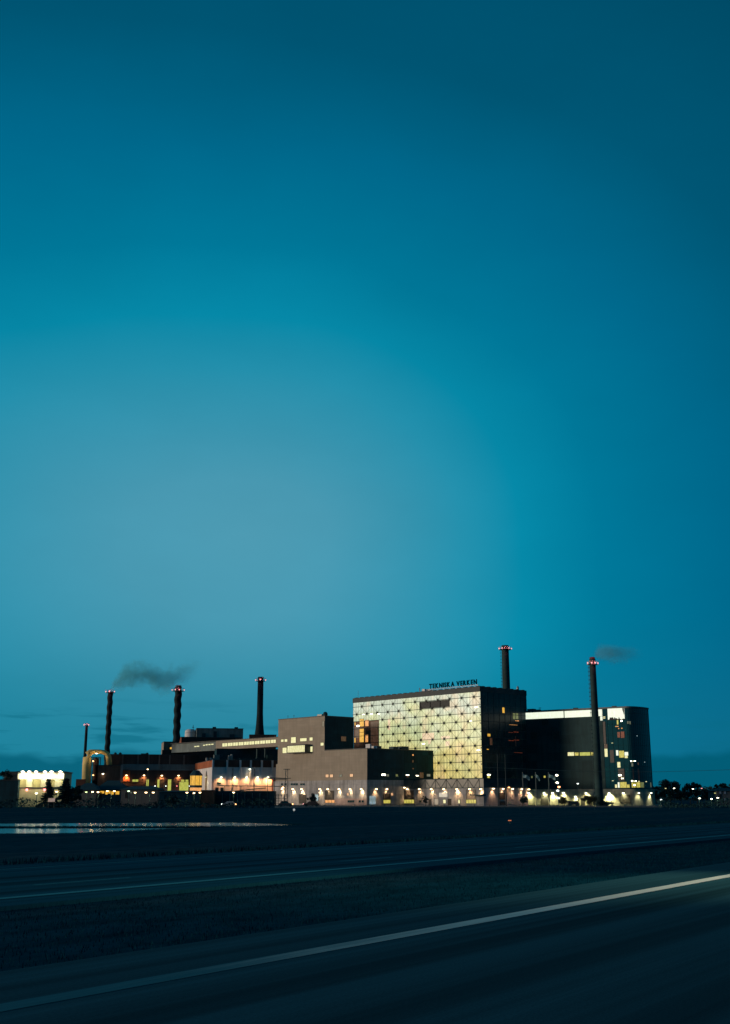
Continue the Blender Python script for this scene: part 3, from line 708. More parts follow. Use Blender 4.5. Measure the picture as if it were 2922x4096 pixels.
# glass skin of the corner
xg = D.front(2412, 2900)[0]
pts = [(xg, -.08), (0, -.08)]+[((RX+.08)*math.sin(math.pi/2*i/12), RY-(RY+.08)*math.cos(math.pi/2*i/12)) for i in range(1, 13)]
k = MB()
for (a, b_) in zip(pts, pts[1:]): k.face([(a[0], a[1], zDp+.1), (b_[0], b_[1], zDp+.1), (b_[0], b_[1], zD-.6), (a[0], a[1], zD-.6)])
k.build('corner_glazing', M_glassd, dk)
k = MB()
for j in range(0, 8):
    z_ = zDp+.3+j*(zD-.9-zDp)/7.5
    for (a, b_) in zip(pts, pts[1:]): k.tube([(a[0], a[1]-.04, z_), (b_[0], b_[1]-.04, z_)], .035, 4)
for i, a in enumerate(pts): k.tube([(a[0], a[1]-.04, zDp+.1), (a[0], a[1]-.04, zD-.6)], .04, 4)
for i in range(1, 5): xx = xg+(0-xg)*i/5; k.tube([(xx, -.12, zDp+.1), (xx, -.12, zD-.6)], .04, 4)
k.build('glazing_bar', M_dark, dk)
def band(px0, yt0, yb0, px1, yt1, yb1, m_, off=0.0, nm='window'):
    s0, z1 = D.front(px0, yt0, off); s1, z1b = D.front(px1, yt1, off); _, z0 = D.front(px0, yb0, off); _, z0b = D.front(px1, yb1, off)
    o = box_part(dk, nm, m_, s0, s1, off-.1, off-.02, (z0+z0b)/2, (z1+z1b)/2); return o
band(2080, 2852, 2878, 2255, 2845, 2871, E_white); band(2259, 2845, 2871, 2368, 2839, 2866, E_white)
k = MB(); band(2388, 2838, 2865, 2410, 2837, 2864, E_white); band(2402, 2866, 2882, 2412, 2865, 2882, E_white)
# torn lower edge of the brightest window: furniture and plants against the light
s0, z1 = D.front(2431, 2835, -.15); s1, z0 = D.front(2500, 2878, -.15)
w_ = box_part(dk, 'window', E_white, s0, s1, -.24, -.16, z0, z1)
k = MB(); n = 26
for i in range(n):
    a = s0+(s1-s0)*i/n; h = random.uniform(.15, .95) if i < 18 else random.uniform(.0, .45)
    if i < 3: h *= .4
    k.face([(a-.2, -.3, z0-.05), (a+.5, -.3, z0-.05), (a+.3+random.uniform(-.1, .1), -.3, z0+h*.7), (a+.1, -.32, z0+h)])
for i in range(5): a = s1-.05-i*.16; k.box(a-.17, a+.02, -.3, -.26, z1-1.9+i*.55, z1) if i < 3 else None
k.build('foliage_inside', M_node, w_)
for r, m_ in (((2167, 2875, 2196, 2899), M_node), ((2122, 2929, 2150, 2956), M_node), ((2213, 2925, 2241, 2956), M_node),
              ((2272, 3009, 2298, 3023), E_cream), ((2300, 3010, 2316, 3022), E_yellow), ((2320, 3009, 2363, 3022), E_lime), ((2366, 3009, 2380, 3021), E_yellow)):
    window(dk, D, r, m_)
for r, m_ in (((2412, 2886, 2426, 2975), E_vdim), ((2418, 2976, 2431, 2994), E_dimb), ((2419, 2995, 2432, 3027), E_cream), ((2440, 3000, 2458, 3050), E_vdim),
              ((2470, 2928, 2482, 2950), E_red), ((2484, 2926, 2499, 2951), E_red), ((2462, 2904, 2475, 2907), E_orange), ((2474, 2912, 2478, 2916), E_orange), ((2486, 2911, 2491, 2915), E_orange),
              ((2468, 2880, 2475, 2898), E_yellow), ((2465, 3001, 2475, 3022), E_white), ((2477, 3003, 2498, 3030), E_yellow), ((2499, 3008, 2514, 3022), E_white),
              ((2500, 3023, 2512, 3032), E_cream), ((2470, 3048, 2483, 3070), E_cream), ((2473, 3075, 2500, 3122), E_vdim), ((2461, 3138, 2470, 3151), E_cream),
              ((2472, 3129, 2480, 3151), E_white), ((2481, 3128, 2508, 3151), E_yellow), ((2509, 3138, 2520, 3151), E_yellow), ((2474, 3098, 2487, 3104), E_bulbc), ((2486, 3111, 2497, 3116), E_bulbc),
              ((2484, 2881, 2490, 2886), E_bulbc), ((2414, 2866, 2422, 2869), E_cream), ((2414, 2871, 2422, 2874), E_cream), ((2447, 2971, 2453, 2973), E_cream), ((2449, 3122, 2456, 3124), E_cream)):
    window(dk, D, r, m_, off=-.16, frame=False)
def side_pt(px, py):
    """point on the rounded skin seen at this pixel"""
    r = ray(px, py); best = None
    for i in range(200):
        ph = math.pi/2*i/199; q = D.world((RX+.12)*math.sin(ph), RY-(RY+.12)*math.cos(ph), 0); e = abs(q.x/q.y-r[0]/r[1])
        if best is None or e < best[0]: best = (e, ph, q)
    e, ph, q = best; return (RX+.14)*math.sin(ph), RY-(RY+.14)*math.cos(ph), EYE+r[2]/r[1]*q.y, ph
for r, m_ in (((2509, 2885, 2516, 2895), E_dim), ((2518, 2885, 2524, 2897), E_dim), ((2547, 2942, 2551, 2945), E_blue), ((2522, 3043, 2529, 3046), E_bulbc), ((2536, 3043, 2543, 3046), E_bulbc),
              ((2577, 3047, 2581, 3050), E_blue), ((2527, 3130, 2545, 3150), E_yellow), ((2546, 3129, 2562, 3150), E_yellow), ((2563, 3129, 2577, 3150), E_green), ((2526, 3122, 2533, 3126), E_bulbc),
              ((2540, 3123, 2547, 3126), E_bulbc), ((2553, 3124, 2560, 3127), E_cream), ((2535, 3139, 2542, 3142), E_bulbc), ((2583, 3125, 2588, 3128), E_cream), ((2526, 3050, 2534, 3066), E_dim), ((2551, 3050, 2556, 3060), E_dimb), ((2530, 3075, 2560, 3120), E_vdim), ((2602, 3130, 2606, 3149), E_dim)):
    a = side_pt(r[0], r[1]); b_ = side_pt(r[2], r[3])
    m = MB(); m.face([(a[0]+.03, a[1]-.03, b_[2]), (b_[0]+.03, b_[1]-.03, b_[2]), (b_[0]+.03, b_[1]-.03, a[2]), (a[0]+.03, a[1]-.03, a[2])]); m.build('window', m_, dk)
for px, py, e in ((2119, 3172, 420), (2180, 3172, 520), (2214, 3172, 420), (2257, 3171, 420), (2348, 3172, 600), (2440, 3172, 1300), (2497, 3172, 420)):
    wall_lamp(dk, D, px, py, off=-.2, colr=(1, .90, .42), bulb=E_bulbc, e=e*1.3, size=130)
wall_lamp(dk, D, 2306, 3186, off=-.2, colr=(1, .93, .4), bulb=E_bulbc, e=260, size=140)
for px, e in ((2551, 300), (2597, 300)):
    a = side_pt(px, 3172); n_ = Vector((math.cos(a[3]-math.pi/2+.35), math.sin(a[3]-math.pi/2+.35), 0))
    P_ = Vector((a[0]+.2, a[1]-.2, a[2]))+n_*.55
    o = MB().tube([P_-n_*.7+Vector((0, 0, .3)), P_+Vector((0, 0, .2))], .04, 6).lathe([(.15, P_.z+.2), (.3, P_.z+.06)], 10, (P_.x, P_.y)).build('wall_lamp', M_galv, dk)
    MB().ball(P_, .26, 10, 6, .6).build('bulb', E_bulbc, o); spot(dk, P_-Vector((0, 0, .25)), e, (1, .93, .52), (-n_.x*.5, -n_.y*.5, -1), 90)
for r, nm in (((2164, 3182, 2194, 3219), 'door'), ((2481, 3180, 2523, 3212), 'door'), ((2325, 3194, 2341, 3220), 'door'), ((2355, 3194, 2370, 3220), 'door')): window(dk, D, r, M_door, off=-.2, name=nm)
window(dk, D, (2176, 3103, 2184, 3111), E_yellow); window(dk, D, (2126, 3104, 2132, 3112), E_green)
for px in (2140, 2290, 2445): s = D.front(px, 2835)[0]; box_part(dk, 'roof_vent', M_dark, s-.6, s+.6, 2, 3.2, zD, zD+.45)
s = D.front(2155, 2830)[0]; MB().tube([(s, 1, zD), (s, 1, zD+.8)], .06, 6).box(s-.4, s+.4, .9, 1.1, zD+.75, zD+.9).build('antenna', M_dark, dk)
s = D.front(2115, 2838)[0]; box_part(dk, 'roof_vent', M_dark, s-1, s+1.2, 1, 3, zD, zD+.7)

# ================================================================== chimneys
def stack(label, px, py, depth, dia_px, m_, lamps, wav=None, flare=None, z0=GZ, cap=True, red=False, ringw=1.75, ladder=False):
    p = at(px, py, depth); d = dia_px*depth/4560/2; H = p.z
    st = thing('chimney', label, 'chimney', (p.x, p.y, z0)); h = H-z0
    prof = []; n = 160 if wav else 24
    for i in range(n+1):
        z_ = h*i/n; r_ = d*(1.28-.28*i/n) if not wav else d
        if flare and z_ < flare[1]-z0:
            t_ = max(0, (z_-(flare[0]-z0))/(flare[1]-flare[0])); r_ = d*(1.15+.75*(1-t_)**2)
        prof.append((r_, z_))
    MB().lathe(prof, 28, wav=wav).build('shaft', m_, st, smooth=True)
    zr = h-(1.6 if cap else .5)
    MB().lathe([(d*1.02, zr-.12), (d*ringw, zr-.02), (d*ringw, zr+.08), (d*1.02, zr+.1)], 28).build('platform', M_dark, st)
    k = MB(); nr = 14
    for i in range(nr):
        a = 2*math.pi*i/nr; k.tube([(d*ringw*.97*math.cos(a), d*ringw*.97*math.sin(a), zr), (d*ringw*.97*math.cos(a), d*ringw*.97*math.sin(a), zr+1.0)], .035, 4)
        a2 = 2*math.pi*(i+1)/nr; k.tube([(d*ringw*.97*math.cos(a), d*ringw*.97*math.sin(a), zr+1.0), (d*ringw*.97*math.cos(a2), d*ringw*.97*math.sin(a2), zr+1.0)], .035, 4)
    k.build('railing', M_galv, st)
    if red: MB().lathe([(d*.86, h-.0), (d*.86, h+.55), (d*.8, h+.6)], 20).build('cap', mat('red_cap', (.10, .02, .025), .6), st)
    for a in lamps:
        x_, y_ = math.cos(R(a))*d*ringw, math.sin(R(a))*d*ringw
        MB().ball((x_, y_, zr+.45), .24, 10, 6, .7).tube([(x_, y_, zr), (x_, y_, zr+.3)], .05, 5).build('beacon', E_bulbp, st)
    pl = bpy.data.lights.new('beacon_light', 'POINT'); pl.energy = 220; pl.color = (1, .12, .14); pl.shadow_soft_size = .2
    po = bpy.data.objects.new('beacon_light', pl); col.objects.link(po); po.parent = st; po.location = (0, -d*ringw-.5, zr+.6)
    if ladder:
        k = MB(); xl_ = -d*1.12
        for i in range(int(h/1.2)): k.box(xl_*1.06-.35, xl_*1.0, -.3, .3, i*1.2, i*1.2+.12)
        k.tube([(xl_*1.12-.2, 0, 0), (xl_-.2, 0, h-2)], .05, 4); k.build('ladder', M_dark, st)
    return st
stack('tall tapering grey concrete chimney standing in front of the black building', 2370, 2637, 335, 25, M_stackc, (200, 340, 250, 290), red=True, ladder=True)
stack('tall ribbed chimney rising behind the roof of the glowing glass block', 2021, 2582, 425, 29, M_stackc, (190, 350, 235, 300), ladder=True)
stack('dark chimney with flared foot beside the covered bridge', 1044, 2708, 440, 23, M_stack, (185, 355, 270), flare=(24, 33))
stack('thick dark chimney with wavy outline beside the round white tank', 715, 2748, 440, 28, M_stack, (190, 350, 250, 290), wav=(.11, 4.1), cap=True, red=True)
stack('slender dark chimney with wavy outline and smoke trailing from its top', 443, 2766, 430, 21, M_stack, (200, 340, 270), wav=(.11, 3.7), cap=False)
stack('thinnest and shortest chimney at the left end of the plant', 348, 2899, 450, 10.5, M_stack, (200, 330), cap=False, ringw=2.0)

# smoke plumes
def plume(label, path, depth, dens, colr, rad, ends, seed):
    P = [at(x, y, depth) for x, y in path]; c = P[0]
    xs = [p.x for p in P]; zs_ = [p.z for p in P]; pad = max(rad)*1.6
    m = MB().box(min(xs)-c.x-pad, max(xs)-c.x+pad, -pad, pad, min(zs_)-c.z-pad, max(zs_)-c.z+pad)
    mt = bpy.data.materials.new('smoke'); mt.use_nodes = True; t = NT(mt.node_tree); t.n.clear()
    o_ = t.add('ShaderNodeOutputMaterial'); pv = t.add('ShaderNodeVolumePrincipled'); t.link(pv.outputs[0], o_.inputs['Volume'])
    pv.inputs['Color'].default_value = colr; pv.inputs['Anisotropy'].default_value = .1
    tcn = t.add('ShaderNodeTexCoord'); x, y, z = t.sep(tcn.outputs['Object'])[:3]
    X0 = 0.0; X1 = P[-1].x-c.x
    def curve(vals, lo, hi):
        n = t.add('ShaderNodeFloatCurve'); t.put(n.inputs['Value'], t.mapr(x, min(xs)-c.x, max(xs)-c.x)); cv = n.mapping.curves[0]
        pts = [((p.x-min(xs))/(max(xs)-min(xs)), (v-lo)/(hi-lo)) for p, v in zip(P, vals)]
        cv.points[0].location = pts[0]; cv.points[1].location = pts[-1]
        for q in pts[1:-1]: cv.points.new(*q)
        n.mapping.update(); return t.m('ADD', t.m('MULTIPLY', n.outputs[0], hi-lo), lo)
    zc = curve([p.z-c.z for p in P], min(zs_)-c.z-.01, max(zs_)-c.z+.01); rd = curve(rad, 0, max(rad)*1.01)
    nz = t.noise(t.comb(x, y, t.m('ADD', z, seed)), .34, 5.0, .6); nz2 = t.noise(t.comb(x, y, t.m('ADD', z, seed+20)), .14, 2.0, .5)
    dz = t.m('ADD', t.m('SUBTRACT', z, zc), t.m('MULTIPLY', t.m('SUBTRACT', nz2, .5), 4.0))
    dd = t.m('SQRT', t.m('ADD', t.m('MULTIPLY', dz, dz), t.m('MULTIPLY', t.m('MULTIPLY', y, y), .7)))
    q = t.m('ADD', t.m('DIVIDE', dd, rd), t.m('MULTIPLY', t.m('SUBTRACT', nz, .5), 2.0))
    de_ = t.mapr(q, .9, .1, 0, 1, True)
    en = t.m('MULTIPLY', t.mapr(x, -.3, .8, 0, 1), t.mapr(x, X1+1, X1*ends, 0, 1))
    t.link(t.m('MULTIPLY', t.m('MULTIPLY', de_, en), dens), pv.inputs['Density'])
    o = m.build('smoke_plume', mt, loc=tuple(c)); tag(o, label, 'smoke'); return o
plume('long grey smoke plume drifting right above the two wavy chimneys', [(447, 2756), (478, 2722), (540, 2698), (600, 2703), (660, 2722), (720, 2702), (760, 2680), (800, 2665)], 430, .17, (.20, .86, 1.0, 1),
      [1.6, 4.6, 6.2, 6.0, 6.4, 5.6, 4.8, 3.4], .55, 3.0)
plume('short smoke wisp blowing right off the chimney by the black building', [(2378, 2632), (2400, 2612), (2440, 2618), (2490, 2620), (2560, 2624)], 335, .17, (.24, .78, .92, 1), [1.1, 3.2, 3.8, 3.6, 2.8], .45, 11.0)

# ================================================================== covered bridge and rear works
PB = mainpt(300.0, 236.0)
Bd = Frame(PB, A_MAIN); xa = Bd.front(864, 2985)[0]; zt_ = Bd.front(1113, 2949)[1]; zb_ = Bd.front(1113, 2986)[1]
br = thing('covered_bridge', 'raised covered bridge with a row of lit windows running into the beige office block', 'bridge', (PB.x, PB.y, 0), A_MAIN)
box_part(br, 'gallery', M_beige, xa, -.1, 0, 5, zb_, zt_)
box_part(br, 'gallery', M_teal, xa-30, xa, .6, 5, zb_-.2, zt_-.1)
box_part(br, 'roof', M_frame, xa-30, -.1, -.15, 5.2, zt_, zt_+.2)
for i in range(10):
    a = 891+21.6*i; yt = 2973-1.55*i; window(br, Bd, (a, yt, a+19.5, yt+12.3), E_cream, mull=1)
for a, b_, y in ((779, 787, 2986), (789, 798, 2985), (814, 821, 2981), (824, 832, 2979), (835, 843, 2978), (846, 855, 2977)): window(br, Bd, (a, y-1.8, b_, y+1.8), E_cream, off=.6, frame=False)
for px in (1029, 1061): s = Bd.front(px, 3060, 2.5)[0]; MB().tube([(s, 2.5, GZ), (s, 2.5, zb_)], .35, 12).tube([(s, 2.5, GZ), (s, 2.5, Bd.front(px, 3130, 2.5)[1])], .5, 12).build('support_pillar', M_dark, br)

def blk(name, label, cat, depth, px_l, px_c, px_r, y_top, y_bot, deg, mf, ml, roof=True, zfix=None, y_ref=None):
    """block whose near left corner stands at column px_c; its long front runs right to px_r, its end wall back-left to px_l"""
    r = ray(px_c, y_top); P = Vector((r[0]/r[1]*depth, depth)); fr = Frame(P, deg)
    th = thing(name, label, cat, (P.x, P.y, 0), deg)
    zt = EYE+r[2]/r[1]*depth; zb = GZ-.2 if y_bot is None else EYE+ray(px_c, y_bot)[2]/ray(px_c, y_bot)[1]*depth
    x1 = fr.front(px_r, y_top)[0]; yb = fr.side(px_l, y_top)[0] if px_l < px_c-1 else 12.0
    if yb <= 0: yb = 14.0
    box_part(th, 'wall', mf, 0, x1, 0, yb, zb, zt)
    fr_side[id(fr)] = -1
    if ml is not mf: box_part(th, 'end_wall', ml, -.06, 0, .02, yb, zb, zt-.02)
    if roof: box_part(th, 'roof_edge', M_frame, -.12, x1+.1, -.12, yb+.1, zt, zt+.2)
    return th, fr, x1, yb, zb, zt

# rear blocks (partly hidden)
t1, f1, *_ = blk('boiler_house', 'dark brown boiler house with an orange end wall behind the covered bridge', 'building', 452, 700, 727, 968, 2949, None, 14, M_brown, M_orange)
t2, f2, *_ = blk('stair_tower', 'small beige tower with one lit window beside the thick wavy chimney', 'building', 436, 648, 657, 708, 2968, None, 14, panel('tan_cladding', (.20, .15, .12), 2, 1.2, .85, .06), M_beige)
window(t2, f2, (681, 2989, 690, 2997), E_amber)
box_part(t2, 'lower_wall', M_brown, -.6, 9, -.5, 0, GZ, EYE+ray(660, 3000)[2]/ray(660, 3000)[1]*436)
t3, f3, x3, y3, zb3, zt3 = blk('machine_hall', 'flat blue-grey rooftop hall between the white tank and the brown works', 'building', 462, 776, 788, 974, 2914, None, 10, M_teal, M_teal)
for r in ((810, 2934, 822, 2950), (856, 2926, 867, 2950), (920, 2938, 938, 2952)): window(t3, f3, r, M_dark)
for px in (858, 946): s = f3.front(px, 2912)[0]; box_part(t3, 'roof_vent', M_dark, s-.6, s+.8, 1, 2.5, zt3, zt3+.8)
s = 4; 
t4, f4, *_ = blk('filter_house', 'brown filter house with orange end wall at the foot of the flared chimney', 'building', 430, 962, 999, 1106, 2940, None, 6, M_brown, M_orange)
p = at(763, 2935, 470); tk = thing('storage_tank', 'round whitish tank with domed top behind the boiler house', 'tank', (p.x, p.y, GZ))
rt = 2.3; zt5 = at(763, 2916, 470).z-GZ
MB().lathe([(rt, 0), (rt, zt5-1.2), (rt*.92, zt5-.6), (rt*.6, zt5-.15), (.05, zt5)], 24).build('shell', M_white, tk, smooth=True)
k = MB()
for zz_ in range(4, int(zt5), 3): k.lathe([(rt*1.01, zz_), (rt*1.03, zz_+.05), (rt*1.01, zz_+.1)], 24)
k.build('band', M_galv, tk)
p = at(774, 2900, 455); tm = thing('mast', 'thin mast standing between the white tank and the blue-grey hall', 'mast', (p.x, p.y, GZ))
MB().tube([(0, 0, 0), (0, 0, p.z-GZ)], [.22, .1], 8).build('pole', M_dark, tm); MB().box(-.4, .4, -.1, .1, p.z-GZ-1, p.z-GZ-.8).build('crossbar', M_dark, tm)

# brown hall with lamps
h1, fh, xh, yh, zbh, zth = blk('brown_hall', 'long brown hall with glazed strip and four orange wall lamps above yellow doors', 'building', 420, 404, 430, 800, 3018.5, None, 12, M_brown, panel('pink_end_cladding', (.36, .17, .12), 1.2, 9, .85, .05))
zA = fh.front(600, 3057)[1]; zBm = fh.front(600, 3081)[1]
xq = fh.front(487, 3060)[0]
o = box_part(h1, 'glazed_strip', panel('frosted_strip', (.13, .17, .185), 3.8, 2.4, .7, .35, rough=.4, spec=.4), xq, xh, -.25, 0, zBm, zA)
k = MB()
for px in (492, 553, 596, 638, 680, 737): s = fh.front(px, 3040)[0]; k.box(s-.25, s+.25, -.45, 0, zA, zth)
k.build('pilaster', panel('grey_pilaster', (.16, .12, .11), 2, 2, .8, .1), h1)
s0, z1 = fh.front(494, 3082); s1, z0 = fh.front(520, 3127); box_part(h1, 'light_panel', M_orange, s0, s1, -.1, 0, z0, z1)
s0, z1 = fh.front(482, 3060); s1, z0 = fh.front(490, 3127); box_part(h1, 'downpipe', M_galv, s0, s1, -.5, -.1, z0, z1)
for px, py, e in ((507, 3101, 100), (577, 3101, 130), (648, 3102, 170), (715, 3102, 170)): wall_lamp(h1, fh, px, py, colr=ORA, bulb=E_bulbw, e=e*3, size=135)
for r in ((587, 3118, 596, 3146), (631, 3118, 639, 3151), (673, 3118, 686, 3166), (719, 3128, 754, 3167), (725, 3119, 738, 3128), (743, 3119, 754, 3127), (531, 3118, 541, 3127), (543, 3118, 554, 3127)): window(h1, fh, r, E_lime, off=-.02)
for r in ((597, 3119, 621, 3146), (640, 3120, 661, 3160), (687, 3120, 704, 3166)): window(h1, fh, r, M_door, off=-.02, name='door')
for px in (621, 664, 758): wall_lamp(h1, fh, px, 3144, colr=COOL, bulb=E_bulbb, e=20, out_=1.0, hw=.25)
wall_lamp(h1, fh, 708, 3144, colr=(1, .3, .3), bulb=E_bulbr, e=25, out_=1.0, hw=.25)
for px in (462, 482, 590): s = fh.front(px, 3018)[0]; MB().lathe([(.5, zth+.1), (.55, zth+.6), (.2, zth+.9)], 10, (s, 2)).build('roof_vent', M_dark, h1)
s0 = fh.front(565, 3018)[0]; s1 = fh.front(587, 3018)[0]; box_part(h1, 'roof_vent', M_dark, s0, s1, 1, 3, zth+.1, zth+.55)
# bay with yellow glass
p = at(785, 3120, 398); bw = thing('control_cabin', 'octagonal lookout cabin with glowing amber windows and dark roof', 'cabin', (p.x, p.y, GZ))
rb = 2.0; za, zb2, zc = at(785, 3103, 398).z-GZ, at(785, 3141, 398).z-GZ, at(785, 3082, 398).z-GZ
MB().lathe([(rb, zb2), (rb, za)], 8).build('glazing', E_amber, bw)
MB().lathe([(rb*1.12, za), (rb*1.12, za+.3), (rb*.6, zc-.2), (rb*.5, zc)], 8).build('roof', M_dark, bw)
MB().lathe([(rb*1.05, zb2-.8), (rb*1.08, zb2)], 8).build('floor', M_dark, bw)
MB().lathe([(rb*1.0, at(785, 3165, 398).z-GZ), (rb, zb2-.8)], 8).build('lower_glazing', E_orange, bw)
MB().lathe([(rb*.95, 0), (rb*.98, at(785, 3165, 398).z-GZ)], 8).build('base', M_brick, bw)
k = MB()
for i in range(8): a = 2*math.pi*i/8; k.tube([(rb*1.01*math.cos(a), rb*1.01*math.sin(a), zb2), (rb*1.01*math.cos(a), rb*1.01*math.sin(a), za)], .06, 4)
k.build('mullion', M_dark, bw)

# white and rust coloured process building
w1, fw, xw, yw, zbw, ztw = blk('process_building', 'white process building with rust-coloured top band and orange lamplit front between pale pilasters', 'building', 385, 784, 853, 1108, 3041, None, 16, M_white, M_white)
zr1 = fw.front(853, 3068)[1]; zlow = fw.front(853, 3110)[1]
box_part(w1, 'top_band', M_brown, .3, xw, -.12, 0, zr1, ztw)
box_part(w1, 'end_band', M_orange, -.2, -.07, .1, yw, zr1, ztw)
k = MB()
for px in (853, 909, 962, 1004, 1048, 1090): s = fw.front(px, 3060)[0]; k.box(s-.3, s+.3, -.5, 0, GZ, ztw+.1)
k.build('pilaster', M_white, w1)
for px in (884, 938, 985.5, 1029, 1071): wall_lamp(w1, fw, px, 3109, colr=(1, .42, .14), bulb=E_bulbc, e=400, size=150, out_=1.1)
wall_lamp(w1, fw, 998, 3077, colr=WARM, bulb=E_bulbc, e=60, out_=1.1)
wall_lamp(w1, fw, 832, 3108, 'side', -.06, colr=CREAM, bulb=E_cream, e=120, out_=.7)
s0, z1 = fw.front(853, 3166)
window(w1, fw, (870, 3131, 884, 3136), M_glassd)
s0, z1 = fw.front(1091, 3119, -1); s1, z0 = fw.front(1103, 3143, -1); box_part(w1, 'annex', M_orange, s0, s1, -1, 0, GZ, z1)
for a, b_, yt in ((827, 834, 3031), (843, 851, 3031), (917, 922, 3021), (927, 932, 3017), (858, 880, 3019)):
    s0, z1 = fw.front(a, yt, 3); s1, _ = fw.front(b_, yt, 3); box_part(w1, 'roof_vent', M_galv if a != 858 else M_teal, s0, s1, 3, 5, ztw, z1)
for i in range(7): s = fw.front(950+i*22, 3035, 4)[0]; box_part(w1, 'roof_plant', M_dark, s-.9, s+.9, 4, 6, ztw, ztw+random.uniform(.5, 2.2))
s0, z1 = fw.front(1094, 2990, 6); s1, z0 = fw.front(1116, 3056, 6)
t6, f6, *_ = blk('link_block', 'dark windowless block filling the gap under the covered bridge', 'building', 400, 860, 868, 1118, 2996, None, 16, M_darkbrick, M_darkbrick)

# arched duct at the left end
pa = at(345, 3100, 415); ad = thing('arched_duct', 'large cream duct bending over in an arch with a lamp under it', 'duct', (pa.x, pa.y, GZ), 6)
def q(px, py): w_ = at(px, py, 415); return (w_.x-pa.x, 0, w_.z-GZ)
path = [q(346, 3200), q(346, 3115), q(348, 3060), q(350, 3030), q(354, 3017), q(362, 3009), q(376, 3006.5), q(400, 3006.5), q(415, 3009), q(427, 3015), q(434, 3028), q(436, 3060)]
MB().tube(path, [1.55, 1.55, 1.55, 1.5, 1.35, 1.05, .78, .75, .8, .9, 1.0, 1.1], 20).build('shell', M_silo, ad, smooth=True)
k = MB().box(-3.1, .2, -2.2, 2.2, 0, q(346, 3117)[2]); k.build('base', M_brick, ad)
qq = q(388, 3013); o = MB().lathe([(.15, qq[2]+.25), (.5, qq[2])], 12, (qq[0], -.9)).build('lamp', M_galv, ad); MB().ball((qq[0], -.9, qq[2]-.05), .42, 10, 6, .4).build('bulb', E_bulbw, o)
pl = bpy.data.lights.new('lamp_light', 'POINT'); pl.energy = 160; pl.color = (1, .62, .22); po = bpy.data.objects.new('lamp_light', pl); col.objects.link(po); po.parent = ad; po.location = (qq[0], -2.0, qq[2]-.6); pl.shadow_soft_size = .3
# process tower beside it
pt = at(382, 3100, 418); ptt = thing('process_tower', 'narrow open steel process tower between the cream duct and the brown hall', 'tower', (pt.x, pt.y, GZ))
ht = at(382, 3029, 418).z-GZ
k = MB()
for x_ in (-1.3, 1.3):
    for y_ in (-1.3, 1.3): k.box(x_-.12, x_+.12, y_-.12, y_+.12, 0, ht)
for i in range(1, 7):
    z_ = ht*i/6; k.box(-1.5, 1.5, -1.5, 1.5, z_-.12, z_); k.bar((-1.3, -1.35, z_-ht/6), (1.3, -1.35, z_), .1)
k.build('frame', M_dark, ptt); MB().lathe([(.9, 0), (.9, ht-.6), (.3, ht)], 14).build('vessel', M_brown, ptt)
for px, py in ((378, 3045), (378, 3101)):
    a = at(px, py, 418); MB().ball((a.x-pt.x, -1.6, a.z-GZ), .3, 8, 5, .7).build('lamp', E_bulbo, ptt)
t7, f7, *_ = blk('lower_hall', 'low brown-red hall with ribbed wall below the round duct', 'building', 412, 388, 394, 484, 3062, None, 12, panel('ribbed_brown', (.15, .075, .055), .5, 9, .6, .15), M_brown)
wall_lamp(t7, f7, 413, 3095, colr=CREAM, bulb=E_bulbc, e=20)

# ================================================================== floodlit hall at the far left
r = ray(75, 3086); PA = Vector((r[0]/r[1]*300, 300)); FA = Frame(PA, 7)
fh_ = thing('floodlit_hall', 'cream hall blazing under a row of six roof floodlights', 'building', (PA.x, PA.y, 0), 7)
xr, zt = FA.front(257, 3087); z_f0 = FA.front(150, 3117)[1]
M_cream = panel('cream_panels', (.55, .50, .30), 2.2, 2.6, .8, .05, dirt=.15)
box_part(fh_, 'wall', M_cream, 0, xr+.0, 0, 16, GZ, zt-.1)
box_part(fh_, 'fascia', panel('fascia_white', (.75, .73, .60), 3, 3, .95, .02), -.1, xr+.1, -.25, 0, z_f0, zt-.15)
box_part(fh_, 'roof_edge', M_dark, -.3, xr+.3, -.4, 16.2, zt-.1, zt+.12)
k = MB()
for px in (118, 176, 232): s, _ = FA.front(px, 3140); k.box(s-.75, s+.75, -.22, 0, FA.front(px, 3148)[1], z_f0)
k.build('pilaster', panel('pilaster_white', (.7, .68, .5), 3, 3, .95, .02), fh_)
k = MB()
for px in (90, 146, 204): s0, z1 = FA.front(px-14, 3119); s1, z0 = FA.front(px+16, 3149); k.box(s0, s1, -.06, 0, z0, z1)
k.build('recess_panel', panel('ochre_panel', (.42, .38, .18), 3, 3, .8, .05), fh_)
k = MB().box(0, xr, -.1, 0, FA.front(150, 3151)[1], FA.front(150, 3149.5)[1]); k.build('ledge', M_dark, fh_)
for px in (92, 118, 145, 181, 207, 243):
    s, z_ = FA.front(px, 3086, -1.3)
    o = MB().tube([(s, 0, z_+.1), (s, -1.3, z_+.25)], .05, 6).box(s-.35, s+.35, -1.5, -1.1, z_, z_+.22).build('floodlight', M_dark, fh_)
    MB().ball((s, -1.3, z_-.03), .45, 10, 6, .4).build('bulb', E_bulbc, o)
    spot(fh_, (s, -1.35, z_-.25), 380, (1, .88, .55), (0, .5, -1), 135, .9, .2)
for px, py, m_ in ((108, 3159, E_bulbr), (179, 3159, E_bulbr)):
    s, z_ = FA.front(px, py, -.6); MB().ball((s, -.6, z_), .33, 8, 6, 1).tube([(s, -.6, z_+.1), (s, 0, z_+.1)], .06, 5).build('warning_lamp', m_, fh_)
r = ray(-260, 3088); PA2 = Vector((r[0]/r[1]*292, 292))
d1, fd, xq_, yq_, zq_, ztq = blk('dark_hall', 'unlit dark hall at the left edge joining the floodlit hall', 'building', 297, -300, -260, 74, 3122, None, 3, M_darkbrick, M_darkbrick)
